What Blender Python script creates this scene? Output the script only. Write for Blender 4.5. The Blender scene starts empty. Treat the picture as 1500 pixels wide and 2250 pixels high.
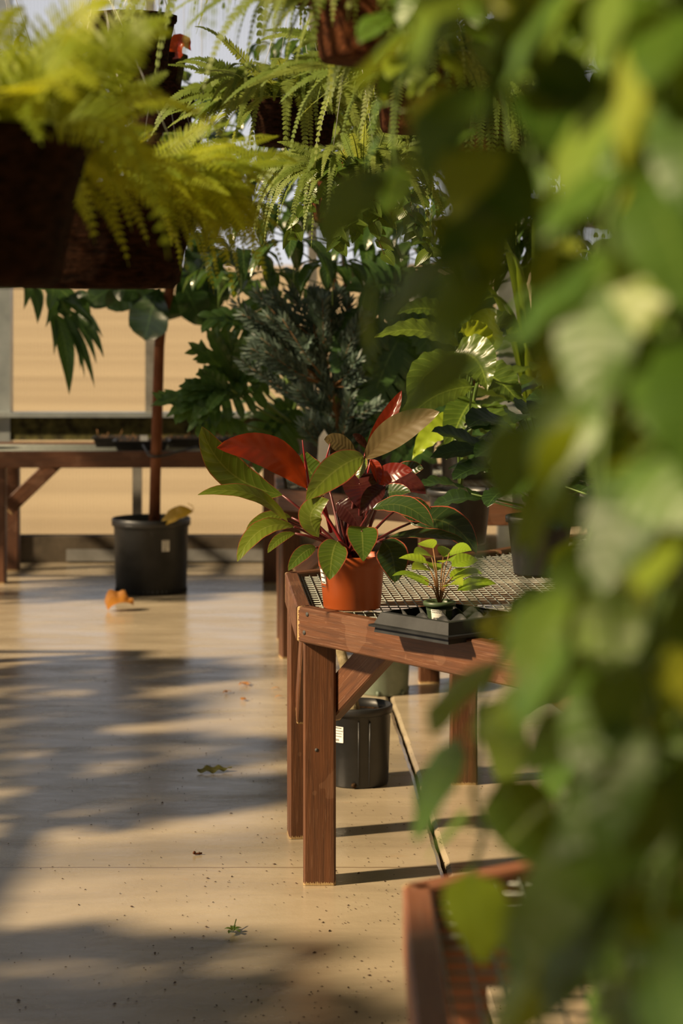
import bpy, math, random
from mathutils import Vector, Matrix, noise
R = random.Random(7)
V = Vector
F, H, HY = 4600.0, 1.557, 690.0          # focal length in px, eye height, horizon row

# ---------------------------------------------------------------- camera, sky, sun
sc = bpy.context.scene
C = sc.collection
cam_d = bpy.data.cameras.new('camera'); cam = bpy.data.objects.new('camera', cam_d); C.objects.link(cam)
cam.location = (0, 0, H); cam.rotation_euler = (math.pi/2, 0, 0)
cam_d.sensor_fit = 'HORIZONTAL'; cam_d.sensor_width = 24.0; cam_d.lens = F/1500*24
cam_d.shift_y = -(1125-HY)/1500.0 
cam_d.clip_start = 0.05; cam_d.clip_end = 2000
cam_d.dof.use_dof = True; cam_d.dof.focus_distance = 5.75; cam_d.dof.aperture_fstop = (F/1500*24)/19.0
cam_d.dof.aperture_blades = 0
sc.camera = cam
sc.view_settings.view_transform = 'Standard'; sc.view_settings.look = 'None'
sc.view_settings.gamma = 1.0; sc.view_settings.use_curve_mapping = False
sc.view_settings.exposure = 0.06
SUN_AZ = math.atan2(0.36, 1.0); SUN_EL = math.radians(33)
SUND = V((math.cos(SUN_AZ)*math.cos(SUN_EL), math.sin(SUN_AZ)*math.cos(SUN_EL), -math.sin(SUN_EL)))
sl = bpy.data.lights.new('sun', 'SUN'); sl.energy = 11.0; sl.color = (1.0, .78, .50); sl.angle = math.radians(3.2)
so = bpy.data.objects.new('sun', sl); C.objects.link(so); so.rotation_euler = SUND.to_track_quat('-Z', 'Y').to_euler()
so.location = (-8, -3, 6)
w = bpy.data.worlds.new('sky'); sc.world = w; w.use_nodes = True
wn = w.node_tree; wn.nodes.clear()
wo = wn.nodes.new('ShaderNodeOutputWorld'); wb = wn.nodes.new('ShaderNodeBackground'); wb.inputs[1].default_value = 1.08
wr = wn.nodes.new('ShaderNodeValToRGB'); wt = wn.nodes.new('ShaderNodeTexCoord'); ws = wn.nodes.new('ShaderNodeSeparateXYZ')
wn.links.new(wt.outputs['Generated'], ws.inputs[0]); wn.links.new(ws.outputs[2], wr.inputs[0])
wr.color_ramp.elements[0].position = 0.0; wr.color_ramp.elements[0].color = (.92, .93, .98, 1)
wr.color_ramp.elements[1].position = 0.9; wr.color_ramp.elements[1].color = (.065, .068, .075, 1)
e_ = wr.color_ramp.elements.new(.22); e_.color = (.50, .51, .55, 1); e_ = wr.color_ramp.elements.new(.45); e_.color = (.125, .127, .135, 1)
wn.links.new(wr.outputs[0], wb.inputs[0]); wn.links.new(wb.outputs[0], wo.inputs[0])

# ---------------------------------------------------------------- helpers
def P(px, py, Y): return V(((px-750)*Y/F, Y, H-(py-HY)*Y/F))
def G(px, py): Y = F*H/(py-HY); return V(((px-750)*Y/F, Y, 0))
def rv(a=1.0): return V((R.uniform(-a, a), R.uniform(-a, a), R.uniform(-a, a)))

class MB:
    def __init__(s): s.v = []; s.f = []; s.uv = []; s.t = []
    def vert(s, p, uv=(0, 0), t=.5): s.v.append(V(p)); s.uv.append(uv); s.t.append(t); return len(s.v)-1
    def box(s, a, b, t=.5):
        x0, y0, z0 = a; x1, y1, z1 = b
        i = [s.vert(p, t=t) for p in ((x0,y0,z0),(x1,y0,z0),(x1,y1,z0),(x0,y1,z0),(x0,y0,z1),(x1,y0,z1),(x1,y1,z1),(x0,y1,z1))]
        for q in ((0,3,2,1),(4,5,6,7),(0,1,5,4),(1,2,6,5),(2,3,7,6),(3,0,4,7)): s.f.append([i[k] for k in q])
    def tube(s, pts, r, n=6, t=.5, cap=True):
        pts = [V(p) for p in pts]; m = len(pts); prev = None; rings = []
        for k, p in enumerate(pts):
            d = (pts[min(k+1, m-1)]-pts[max(k-1, 0)]).normalized()
            a = d.orthogonal().normalized() if prev is None else (prev-d*prev.dot(d)).normalized()
            prev = a; b = d.cross(a); rr = r[k] if isinstance(r, (list, tuple)) else r
            rings.append([s.vert(p+(a*math.cos(6.2832*j/n)+b*math.sin(6.2832*j/n))*rr, (j/n, k/m), t) for j in range(n)])
        for k in range(m-1):
            for j in range(n): s.f.append([rings[k][j], rings[k][(j+1) % n], rings[k+1][(j+1) % n], rings[k+1][j]])
        if cap: s.f.append(rings[0][::-1]); s.f.append(rings[-1])
    def lathe(s, c, prof, n=40, rough=0, t=.5, cap0=True, seed=0):
        rings = []
        for k, (r, z) in enumerate(prof):
            ring = []
            for j in range(n):
                a = 6.2832*j/n; q = V((math.cos(a), math.sin(a), 0))
                rr = r*(1+rough*noise.noise(q*4+V((seed, 0, z*25)))) if rough else r
                ring.append(s.vert(V(c)+q*rr+V((0, 0, z)), (j/n, k/len(prof)), t))
            rings.append(ring)
        for k in range(len(prof)-1):
            for j in range(n): s.f.append([rings[k][j], rings[k][(j+1) % n], rings[k+1][(j+1) % n], rings[k+1][j]])
        if cap0: s.f.append(rings[0][::-1])
        return rings
    def build(s, name, m, parent=None, smooth=True):
        me = bpy.data.meshes.new(name); off = parent.location if parent is not None and parent.type == 'EMPTY' else V((0, 0, 0))
        if parent is not None and parent.type == 'MESH' and parent.parent: off = parent.parent.location
        me.from_pydata([tuple(p-off) for p in s.v], [], s.f)
        uvl = me.uv_layers.new(name='UVMap'); at = me.attributes.new('tint', 'FLOAT', 'POINT')
        at.data.foreach_set('value', s.t)
        flat = []
        for l in me.loops: flat.extend(s.uv[l.vertex_index])
        uvl.data.foreach_set('uv', flat)
        if smooth: me.polygons.foreach_set('use_smooth', [True]*len(me.polygons))
        me.materials.append(m); me.update()
        o = bpy.data.objects.new(name, me); C.objects.link(o)
        if parent is not None: o.parent = parent
        return o

def tag(o, label=None, cat=None, group=None, kind=None):
    if label: o['label'] = label
    if cat: o['category'] = cat
    if group: o['group'] = group
    if kind: o['kind'] = kind
    return o
def thing(name, loc, label, cat, group=None):
    o = bpy.data.objects.new(name, None); C.objects.link(o); o.location = loc; o.empty_display_size = .05
    bpy.context.view_layer.update()
    return tag(o, label, cat, group)
def struct(o): o['kind'] = 'structure'; return o
def copy_tree(o, parent=None):
    c = o.copy(); C.objects.link(c); c.parent = parent
    for ch in list(o.children): copy_tree(ch, c)
    return c

# ---------------------------------------------------------------- materials
def mat(name):
    m = bpy.data.materials.new(name); m.use_nodes = True; nt = m.node_tree; b = nt.nodes['Principled BSDF']; return m, nt, b
def nd(nt, t, **k):
    n = nt.nodes.new('ShaderNode'+t)
    for a, v in k.items(): setattr(n, a, v)
    return n
def ramp(nt, src, stops):
    r = nd(nt, 'ValToRGB'); e = r.color_ramp.elements
    while len(e) < len(stops): e.new(.5)
    for k, (p, c) in enumerate(stops): e[k].position = p; e[k].color = (*c, 1) if len(c) == 3 else c
    nt.links.new(src, r.inputs[0]); return r.outputs[0]
def mixc(nt, f, a, b, mode='MIX'):
    n = nd(nt, 'Mix', data_type='RGBA', blend_type=mode)
    for k, s in ((0, f), (6, a), (7, b)):
        if hasattr(s, 'links'): nt.links.new(s, n.inputs[k])
        else: n.inputs[k].default_value = s if k == 0 else (*s, 1)
    return n.outputs[2]
def math_(nt, op, a, b=0.0, c=None):
    n = nd(nt, 'Math', operation=op)
    for k, s in enumerate((a, b) if c is None else (a, b, c)):
        if hasattr(s, 'links'): nt.links.new(s, n.inputs[k])
        else: n.inputs[k].default_value = s
    return n.outputs[0]
def noise_(nt, vec, scale, detail=4, rough=.5, dist=0):
    n = nd(nt, 'TexNoise'); n.inputs['Scale'].default_value = scale; n.inputs['Detail'].default_value = detail
    n.inputs['Roughness'].default_value = rough; n.inputs['Distortion'].default_value = dist
    if vec is not None: nt.links.new(vec, n.inputs['Vector'])
    return n.outputs[0]
def bump(nt, b, h, strength=.3, dist=.01):
    n = nd(nt, 'Bump'); n.inputs['Strength'].default_value = strength; n.inputs['Distance'].default_value = dist
    nt.links.new(h, n.inputs['Height']); nt.links.new(n.outputs[0], b.inputs['Normal'])
def mapped(nt, coord, scale):
    tc = nd(nt, 'TexCoord'); mp = nd(nt, 'Mapping'); mp.inputs['Scale'].default_value = scale
    nt.links.new(tc.outputs[coord], mp.inputs[0]); return mp.outputs[0]

def leaf_mat(name, ca, cb, vein, back=None, trans=(.5, .7, .05), tf=.35, rough=.38, veins=9, vs=.5, spec=.5, edge=None, pal=None, gain=.95):
    m, nt, b = mat(name); g_ = gain; ca, cb = [tuple(min(.8, x*g_) for x in c_) for c_ in (ca, cb)]
    if pal: pal = [(p_, tuple(min(.8, x*g_) for x in c_)) for p_, c_ in pal]
    at = nd(nt, 'Attribute', attribute_name='tint'); uv = nd(nt, 'UVMap'); sp = nd(nt, 'SeparateXYZ'); nt.links.new(uv.outputs[0], sp.inputs[0])
    col = ramp(nt, at.outputs['Fac'], pal if pal else [(0, ca), (1, cb)])
    nz = noise_(nt, mapped(nt, 'Object', (1, 1, 1)), 28, 3)
    col = mixc(nt, math_(nt, 'MULTIPLY', nz, .35), col, tuple(min(1, x*1.6+.01) for x in ca))
    au = math_(nt, 'ABSOLUTE', sp.outputs[0])
    mid = math_(nt, 'LESS_THAN', au, .05)
    hgt = None
    if veins:
        ph = math_(nt, 'SUBTRACT', sp.outputs[1], math_(nt, 'MULTIPLY', au, .13))
        wv = math_(nt, 'SINE', math_(nt, 'MULTIPLY', ph, veins*6.2832))
        vn = math_(nt, 'MULTIPLY', math_(nt, 'GREATER_THAN', wv, .93), vs*.6)
        col = mixc(nt, vn, col, vein); hgt = wv
    col = mixc(nt, math_(nt, 'MULTIPLY', mid, vs), col, vein)
    if edge: col = mixc(nt, math_(nt, 'GREATER_THAN', au, .93), col, edge)
    if back:
        g = nd(nt, 'NewGeometry'); col = mixc(nt, g.outputs['Backfacing'], col, back)
    nt.links.new(col, b.inputs['Base Color']); b.inputs['Roughness'].default_value = rough
    b.inputs['Specular IOR Level'].default_value = spec
    if hgt is not None: bump(nt, b, hgt, .12, .002)
    tr = nd(nt, 'BsdfTranslucent'); mx = nd(nt, 'MixShader'); mx.inputs[0].default_value = tf
    tcol = mixc(nt, .55, col, trans); nt.links.new(tcol, tr.inputs[0])
    nt.links.new(b.outputs[0], mx.inputs[1]); nt.links.new(tr.outputs[0], mx.inputs[2])
    nt.links.new(mx.outputs[0], nt.nodes['Material Output'].inputs[0])
    return m
def plain(name, c, rough=.5, spec=.5, metal=0, nscale=0, c2=None, bmp=0, coord=(1, 1, 1)):
    m, nt, b = mat(name); b.inputs['Base Color'].default_value = (*c, 1); b.inputs['Roughness'].default_value = rough
    b.inputs['Specular IOR Level'].default_value = spec; b.inputs['Metallic'].default_value = metal
    if nscale:
        z = noise_(nt, mapped(nt, 'Object', coord), nscale, 6, .6)
        nt.links.new(ramp(nt, z, [(.35, c), (.68, c2 or tuple(x*1.6 for x in c))]), b.inputs['Base Color'])
        if bmp: bump(nt, b, z, bmp, .01)
    return m

M = {}
def wood(name, ca, cb, worn):
    m, nt, b = mat(name)
    v = mapped(nt, 'Object', (1.2, 22, 22)); z = noise_(nt, v, 3.0, 8, .65, .6)
    v2 = mapped(nt, 'Object', (3, 90, 90)); z2 = noise_(nt, v2, 3.0, 3, .6)
    col = ramp(nt, z, [(.3, ca), (.7, cb)])
    col = mixc(nt, math_(nt, 'MULTIPLY', math_(nt, 'GREATER_THAN', z2, .62), .35), col, worn)
    big = noise_(nt, mapped(nt, 'Object', (1, 1, 1)), 6, 3)
    col = mixc(nt, math_(nt, 'MULTIPLY', math_(nt, 'GREATER_THAN', big, .60), .22), col, worn)
    tc = nd(nt, 'TexCoord'); sp = nd(nt, 'SeparateXYZ'); nt.links.new(tc.outputs['Object'], sp.inputs[0])
    endn = math_(nt, 'ADD', sp.outputs[0], math_(nt, 'MULTIPLY', z2, .03))
    end = math_(nt, 'MULTIPLY', math_(nt, 'LESS_THAN', endn, .022), .8)
    col = mixc(nt, end, col, (.42, .29, .13))
    nt.links.new(col, b.inputs['Base Color']); b.inputs['Roughness'].default_value = .52
    bump(nt, b, z2, .35, .003); return m
M['wood'] = wood('stained_wood', (.055, .019, .006), (.125, .044, .014), (.22, .115, .065))
M['wood_worn'] = wood('worn_stained_wood', (.16, .055, .025), (.27, .11, .055), (.32, .2, .14))
M['wire'] = plain('galvanised_wire', (.20, .22, .20), .55, .5, .2, 60, (.34, .36, .32))
M['black'] = plain('black_plastic', (.012, .013, .014), .42, .5, 0, 9, (.025, .025, .027), .05)
M['tray'] = plain('black_tray_plastic', (.007, .008, .009), .5, .3, 0, 14, (.022, .024, .026), .05)
M['greypot'] = plain('grey_green_plastic', (.10, .13, .09), .5, .5, 0, 12, (.17, .2, .15), .1)
M['smallpot'] = plain('green_plastic', (.045, .07, .035), .4)
M['terra'] = plain('orange_plastic', (.26, .050, .009), .42, .4, 0, 5, (.31, .062, .011), .03)
M['soil'] = plain('soil', (.02, .012, .006), .95, .1, 0, 90, (.09, .05, .025), .8)
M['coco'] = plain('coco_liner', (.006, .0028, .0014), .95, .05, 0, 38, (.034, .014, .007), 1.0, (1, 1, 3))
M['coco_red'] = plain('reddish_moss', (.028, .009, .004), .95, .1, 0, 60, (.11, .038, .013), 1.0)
M['label'] = plain('paper', (.78, .77, .73), .6)
M['ink'] = plain('ink', (.05, .05, .05), .7)
M['bark'] = plain('brown_bark', (.10, .032, .012), .8, .2, 0, 22, (.17, .065, .028), .6, (1, 1, .35))
M['palebark'] = plain('pale_bark', (.24, .19, .10), .85, .2, 0, 60, (.42, .34, .2), .8)
M['twig'] = plain('tan_twig', (.26, .13, .05), .8, .2, 0, 30, (.36, .2, .09), .3)
M['string'] = plain('hanger_wire', (.55, .56, .58), .35, .5, .3)
M['alu'] = plain('aluminium', (.30, .33, .33), .35, .5, .55, 7, (.42, .45, .44))
M['dframe'] = plain('weathered_frame', (.16, .15, .13), .5, .4, .3, 9, (.26, .25, .22))
M['curb'] = plain('dark_curb', (.055, .043, .030), .9, .2, 0, 5, (.12, .095, .065), .2)
M['wallc'] = plain('painted_board', (.16, .14, .11), .9, .2, 0, 3, (.2, .18, .14))
M['redstem'] = plain('red_stem', (.22, .012, .015), .35)
M['darkstem'] = plain('dark_red_stem', (.09, .012, .012), .38)
M['greenstem'] = plain('green_stem', (.10, .17, .03), .45)
M['brownstem'] = plain('brown_stem', (.22, .11, .04), .6)

# concrete
m, nt, b = mat('concrete')
ov = mapped(nt, 'Object', (1, 1, 1))
n1 = noise_(nt, mapped(nt, 'Object', (.8, 2.6, 1)), 1.6, 8, .62, .8); n2 = noise_(nt, ov, 22, 6, .7); n3 = noise_(nt, ov, 140, 2)
col = ramp(nt, n1, [(.28, (.29, .24, .165)), (.55, (.39, .325, .225)), (.75, (.46, .39, .28))])
col = mixc(nt, math_(nt, 'MULTIPLY', n2, .35), col, (.30, .225, .15))
st = math_(nt, 'GREATER_THAN', noise_(nt, mapped(nt, 'Object', (1.2, 2.4, 1)), 3.1, 5, .6), .66)
col = mixc(nt, math_(nt, 'MULTIPLY', st, .16), col, (.36, .21, .08))
sp = nd(nt, 'SeparateXYZ'); nt.links.new(ov, sp.inputs[0])
for yy, k in ((5.895, .0005), (9.28, .0)):
    wob = math_(nt, 'ADD', sp.outputs[1], math_(nt, 'MULTIPLY', noise_(nt, ov, 6, 3), .012))
    d = math_(nt, 'ABSOLUTE', math_(nt, 'SUBTRACT', wob, yy))
    col = mixc(nt, math_(nt, 'MULTIPLY', math_(nt, 'LESS_THAN', d, .0055 if yy < 6 else .009), .62), col, (.13, .075, .04))
nt.links.new(col, b.inputs['Base Color'])
nt.links.new(ramp(nt, noise_(nt, mapped(nt, 'Object', (1, 3, 1)), 2.3, 6, .65), [(.35, (.13,)*3), (.7, (.34,)*3)]), b.inputs['Roughness'])
b.inputs['Specular IOR Level'].default_value = .62
bump(nt, b, n2, .10, .01)
M['concrete'] = m
# glazing (ribbed twin wall sheet)
def glazing(name, tcol, gl=.06, ribs=True):
    m = bpy.data.materials.new(name); m.use_nodes = True; nt = m.node_tree; nt.nodes.clear()
    out = nd(nt, 'OutputMaterial'); tr = nd(nt, 'BsdfTransparent'); gs = nd(nt, 'BsdfGlossy'); gs.inputs['Roughness'].default_value = .2
    mx = nd(nt, 'MixShader'); mx.inputs[0].default_value = gl
    if ribs:
        sp = nd(nt, 'SeparateXYZ'); nt.links.new(mapped(nt, 'Object', (1, 1, 1)), sp.inputs[0])
        s = math_(nt, 'SINE', math_(nt, 'MULTIPLY', sp.outputs[0], 6.2832/.022))
        nt.links.new(mixc(nt, math_(nt, 'GREATER_THAN', s, .8), tcol, tuple(x*.86 for x in tcol)), tr.inputs[0])
    else: tr.inputs[0].default_value = (*tcol, 1)
    nt.links.new(tr.outputs[0], mx.inputs[1]); nt.links.new(gs.outputs[0], mx.inputs[2]); nt.links.new(mx.outputs[0], out.inputs[0]); return m
M['pane'] = glazing('ribbed_glazing', (.95, .945, .94))
M['clear'] = glazing('clear_glazing', (.97, .97, .97), .03, False)
M['shade'] = glazing('roof_glazing', (.93, .92, .90), .02, False)
# dry field
m, nt, b = mat('dry_field')
z = noise_(nt, mapped(nt, 'Object', (.02, .5, .5)), 1.0, 5, .55)
z2 = noise_(nt, mapped(nt, 'Object', (.1, 2.0, 1)), 1.4, 4, .5)
col = ramp(nt, z, [(.32, (.34, .262, .165)), (.6, (.45, .355, .225))]); col = mixc(nt, math_(nt, 'MULTIPLY', z2, .3), col, (.24, .20, .13))
nt.links.new(col, b.inputs['Base Color']); b.inputs['Roughness'].default_value = 1; b.inputs['Specular IOR Level'].default_value = .05
M['field'] = m

GR = (.055, .13, .012)
M['fern'] = leaf_mat('yellow_green_fern', (.10, .17, .010), (.36, .40, .015), (.4, .45, .05), trans=(.75, .70, .02), tf=.5, rough=.5, veins=0, vs=.3, spec=.3)
M['fern2'] = leaf_mat('soft_green_fern', (.085, .14, .018), (.26, .31, .07), (.3, .35, .1), trans=(.55, .6, .08), tf=.42, rough=.55, veins=0, vs=.2, spec=.3)
M['vine'] = leaf_mat('vine_leaf', (.05, .13, .010), (.42, .42, .02), (.25, .36, .06), trans=(.45, .50, .015), tf=.32, rough=.42, veins=6, vs=.25, spec=.38, gain=1.05,
    pal=[(0, (.022, .060, .007)), (.5, (.065, .125, .010)), (.82, (.18, .22, .016)), (1, (.46, .40, .03))])
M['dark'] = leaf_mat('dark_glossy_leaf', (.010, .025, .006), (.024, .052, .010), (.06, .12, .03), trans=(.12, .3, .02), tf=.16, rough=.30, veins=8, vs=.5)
M['umbrella'] = leaf_mat('umbrella_leaf', (.013, .034, .007), (.035, .075, .013), (.14, .22, .05), trans=(.2, .4, .03), tf=.18, rough=.24, veins=12, vs=.6)
M['lobed'] = leaf_mat('lobed_leaf', (.035, .085, .02), (.075, .14, .035), (.2, .3, .1), trans=(.25, .45, .04), tf=.2, rough=.28, veins=0, vs=.5)
M['blue'] = leaf_mat('blue_grey_needle', (.05, .085, .065), (.14, .19, .15), (.14, .2, .13), trans=(.12, .2, .08), tf=.12, rough=.5, veins=0, vs=.2)
M['lime'] = leaf_mat('lime_leaf', (.14, .26, .015), (.34, .42, .03), (.3, .4, .06), trans=(.6, .7, .02), tf=.4, rough=.32, veins=8, vs=.3)
M['rich'] = leaf_mat('rich_green_leaf', (.028, .065, .010), (.10, .145, .016), (.25, .34, .05), trans=(.4, .55, .03), tf=.26, rough=.30, veins=13, vs=.45)
M['h_green'] = leaf_mat('green_red_edged_leaf', (.045, .10, .012), (.17, .22, .02), (.25, .28, .06), back=(.16, .09, .03), trans=(.45, .5, .02), tf=.24, rough=.27, veins=10, vs=.35, edge=(.26, .06, .03), gain=.72)
M['h_dark'] = leaf_mat('dark_green_maroon_leaf', (.012, .032, .008), (.03, .06, .012), (.10, .12, .03), back=(.10, .02, .015), trans=(.2, .2, .02), tf=.12, rough=.24, veins=10, vs=.35, edge=(.3, .07, .04), gain=.72)
M['h_red'] = leaf_mat('red_leaf', (.17, .012, .008), (.40, .045, .012), (.16, .01, .01), trans=(.9, .12, .01), tf=.4, rough=.28, veins=9, vs=.45, gain=.72)
M['h_copper'] = leaf_mat('copper_olive_leaf', (.13, .095, .035), (.21, .16, .07), (.14, .07, .04), trans=(.4, .3, .05), tf=.25, rough=.4, veins=10, vs=.2, gain=.72)
M['h_maroon'] = leaf_mat('maroon_leaf', (.035, .008, .008), (.07, .012, .012), (.12, .03, .03), trans=(.25, .03, .02), tf=.15, rough=.2, veins=9, vs=.12, gain=.72)
M['yellow'] = leaf_mat('yellowed_leaf', (.42, .26, .02), (.5, .32, .03), (.6, .45, .1), trans=(.7, .4, .02), tf=.35, rough=.4, veins=8, vs=.3)
M['deadleaf'] = leaf_mat('dry_orange_leaf', (.36, .15, .03), (.50, .24, .06), (.3, .12, .03), trans=(.7, .3, .04), tf=.35, rough=.7, veins=6, vs=.4)
M['olive'] = leaf_mat('wilted_olive_leaf', (.09, .09, .015), (.14, .13, .03), (.2, .18, .06), trans=(.3, .3, .03), tf=.2, rough=.5, veins=7, vs=.4)

# ---------------------------------------------------------------- leaf geometry
def prof(kind, t):
    if kind == 'heart': return max(0.0, math.sin(math.pi*min(1, t**.52)))**.75 if t > 0 else .0
    if kind == 'ell': return max(0.0, math.sin(math.pi*t))**.7
    if kind == 'obov': return max(0.0, math.sin(math.pi*t**1.6))**.65
    if kind == 'lance': return max(0.0, math.sin(math.pi*t**.72))**.95
    if kind == 'strap': return min(1, t*6)*min(1, (1-t)*4)**.8 if t < 1 else 0
    return 1
def bez(p0, p1, p2, t): return p0*(1-t)**2+p1*2*t*(1-t)+p2*t*t
def leaf(mb, p0, p1, p2, nrm, w, kind='ell', fold=.2, wave=0.0, nw=5, n=10, tint=None, curl=0.0, cols=(-1, -.55, 0, .55, 1)):
    tint = R.random() if tint is None else tint; ph = R.random()*6; rows = []; nrm = V(nrm)
    for k in range(n+1):
        t = k/n; p = bez(p0, p1, p2, t); tn = ((p1-p0)*(1-t)+(p2-p1)*t)
        if tn.length < 1e-7: tn = p2-p0
        tn.normalize(); sd = tn.cross(nrm)
        if sd.length < 1e-5: sd = tn.orthogonal()
        sd.normalize(); nn = sd.cross(tn); wt = w*.5*max(prof(kind, t), .02); row = []
        for u in cols:
            q = p+sd*(u*wt)+nn*(abs(u)*fold*wt-curl*wt*u*u)
            if wave: q += nn*(wave*w*math.sin(t*nw*6.2832+ph+(1.3 if u > 0 else 0))*u*u)
            if kind == 'heart': q -= tn*(abs(u)**1.6*w*.30*max(0, 1-t*1.6)**2)
            row.append(mb.vert(q, (u, t), tint))
        rows.append(row)
    for k in range(n):
        for j in range(len(cols)-1): mb.f.append([rows[k][j], rows[k][j+1], rows[k+1][j+1], rows[k+1][j]])
def arc_leaf(mb, base, d, L, w, droop=.5, nrm=None, **k):
    """leaf leaving base along d and drooping by gravity"""
    d = V(d).normalized(); p1 = base+d*L*.5; p2 = base+d*L*(1-.3*droop)+V((0, 0, -1))*L*droop*.7
    nrm = nrm or (V((0, 0, 1))-d*d.z+V((0, -.35, 0))+rv(.25)); leaf(mb, base, p1, p2, nrm, w, **k)
def lobed(mb, p0, p1, p2, nrm, W, nl=8, lw=.05, sag=.25, tint=None, core=.25, back=-.5, fwd=1.1, wave=.06):
    tint = R.random() if tint is None else tint; nrm = V(nrm).normalized()
    leaf(mb, p0, p1, p2, nrm, W*core, 'ell', .1, 0, n=10, tint=tint)
    for i in range(nl):
        t = .02+.93*i/(nl-1); p = bez(p0, p1, p2, t); tn = ((p1-p0)*(1-t)+(p2-p1)*t).normalized(); sd = tn.cross(nrm).normalized()
        A = back+(fwd-back)*t; ln = W*.5*(.62+.55*math.sin(math.pi*(.15+.7*t)))*R.uniform(.85, 1.1)*(1 if t < .8 else .8)
        for s in (-1, 1):
            d = (sd*s*math.cos(A)+tn*math.sin(A)).normalized()
            q = p+d*ln*.55+nrm*ln*.06; e = p+d*ln-nrm*ln*sag+V((0, 0, -1))*ln*sag*.6
            leaf(mb, p, q, e, nrm, lw*R.uniform(.8, 1.15), 'strap', .12, wave, 3, 7, tint, cols=(-1, 0, 1))
def frond(mb, base, d, L, w, droop, npair=22, teeth=6, tint=None, curl=.2, rach=True):
    """pinnate fern frond; teeth>0 gives lobed pinnae"""
    d = V(d).normalized(); tint0 = R.random() if tint is None else tint
    p0 = base; p1 = base+d*L*.55+V((0, 0, .06*L)); p2 = base+d*L*(.95-.45*droop)+V((0, 0, -L*droop))
    nr = V((0, 0, 1))+V((d.x, d.y, 0))*.9+V((0, -.95, 0))+rv(.35)
    if rach: mb.tube([bez(p0, p1, p2, k/9) for k in range(10)], [.0018*(1-k/12) for k in range(10)], 3, min(1, tint0+.2), False)
    for i in range(npair):
        t = .06+.93*i/npair; p = bez(p0, p1, p2, t); tn = ((p1-p0)*(1-t)+(p2-p1)*t).normalized(); sd = tn.cross(nr).normalized(); nn = sd.cross(tn)
        ln = w*.5*(min(1, .35+t*2.6)*(1-max(0, t-.35)/.68)**.8); ln = max(ln, w*.03); bw = L/npair*(.8 if teeth else .98)
        for s in (-1, 1):
            dd = (sd*s+tn*.38+V((0, 0, -1))*curl*R.uniform(.2, 1)+nn*R.uniform(-.15, .15)).normalized(); bd = tn
            if teeth:
                top = []; bot = []
                for k in range(2*teeth+1):
                    q = k/(2*teeth); ww = bw*.5*(1-q)**.55*(1 if k % 2 else .45)
                    c = p+dd*ln*q+V((0, 0, -1))*ln*q*q*curl*.5
                    top.append(mb.vert(c+bd*ww, (.5, q), tint0)); bot.append(mb.vert(c-bd*ww, (-.5, q), tint0))
                for k in range(2*teeth): mb.f.append([top[k], top[k+1], bot[k+1], bot[k]])
            else:
                q5 = [mb.vert(p+dd*ln*u_+bd*bw*v_, (.5, u_), tint0) for u_, v_ in ((0, -.42), (.55, -.40), (1, .05), (.6, .42), (0, .38))]
                mb.f.append(q5)
def umbel(mb, stem, hub, d, n, L, w, droop=.6):
    """umbrella leaf: leaflets radiating from hub"""
    stem.tube([hub-V(d)*.18, hub], .0028, 5, .7)
    for i in range(n):
        a = 6.2832*i/n+R.uniform(-.15, .15); q = V((math.cos(a), math.sin(a), .12+R.uniform(-.1, .15))).normalized()
        ll = L*R.uniform(.8, 1.1); s0 = hub+q*.035; stem.tube([hub, s0], .0016, 3, .7, False)
        leaf(mb, s0, s0+q*ll*.55, s0+q*ll*(.9-.3*droop)+V((0, 0, -ll*droop*R.uniform(.75, 1.15))), V((0, 0, 1))+q*.3+rv(.2), w*R.uniform(.85, 1.1), 'ell', .22, .05, 3, 9, R.random())

# ---------------------------------------------------------------- building shell
JL = [(.10, 14), (.165, 9.6), (.196, 8.43), (.2195, 7.888), (.2508, 7.077), (.273, 6.378), (.2927, 5.804), (.33, 4.6), (.5, -3)]
mb = MB()
def jx(y):
    for (x0, y0), (x1, y1) in zip(JL, JL[1:]):
        if y1 <= y <= y0: return x0+(x1-x0)*(y-y0)/(y1-y0)
    return .5
N = 240; rowsL = []; rowsR = []
for k in range(N+1):
    y = -3+16.1*k/N; x = jx(y); g = .006+.003*noise.noise(V((0, y*9, 3))); j = .004*noise.noise(V((5, y*25, 3)))
    rowsL.append([mb.vert((-6.2, y, 0)), mb.vert((x-g-.012+j, y, 0)), mb.vert((x-g+j, y, -.007)), mb.vert((x-g+j+.002, y, -.05))])
    rowsR.append([mb.vert((x+g-.002+j, y, -.05)), mb.vert((x+g+j, y, -.007)), mb.vert((x+g+.012+j, y, .001)), mb.vert((4.7, y, .001))])
for rows in (rowsL, rowsR):
    for k in range(N):
        for j in range(3): mb.f.append([rows[k][j], rows[k][j+1], rows[k+1][j+1], rows[k+1][j]])
fl = struct(mb.build('floor', M['concrete'], smooth=False))
mb = MB(); mb.box((-6.3, -3.1, -.12), (4.8, 13.1, -.035)); struct(mb.build('floor_base', M['soil'], smooth=False)).name = 'floor_subbase'
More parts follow.
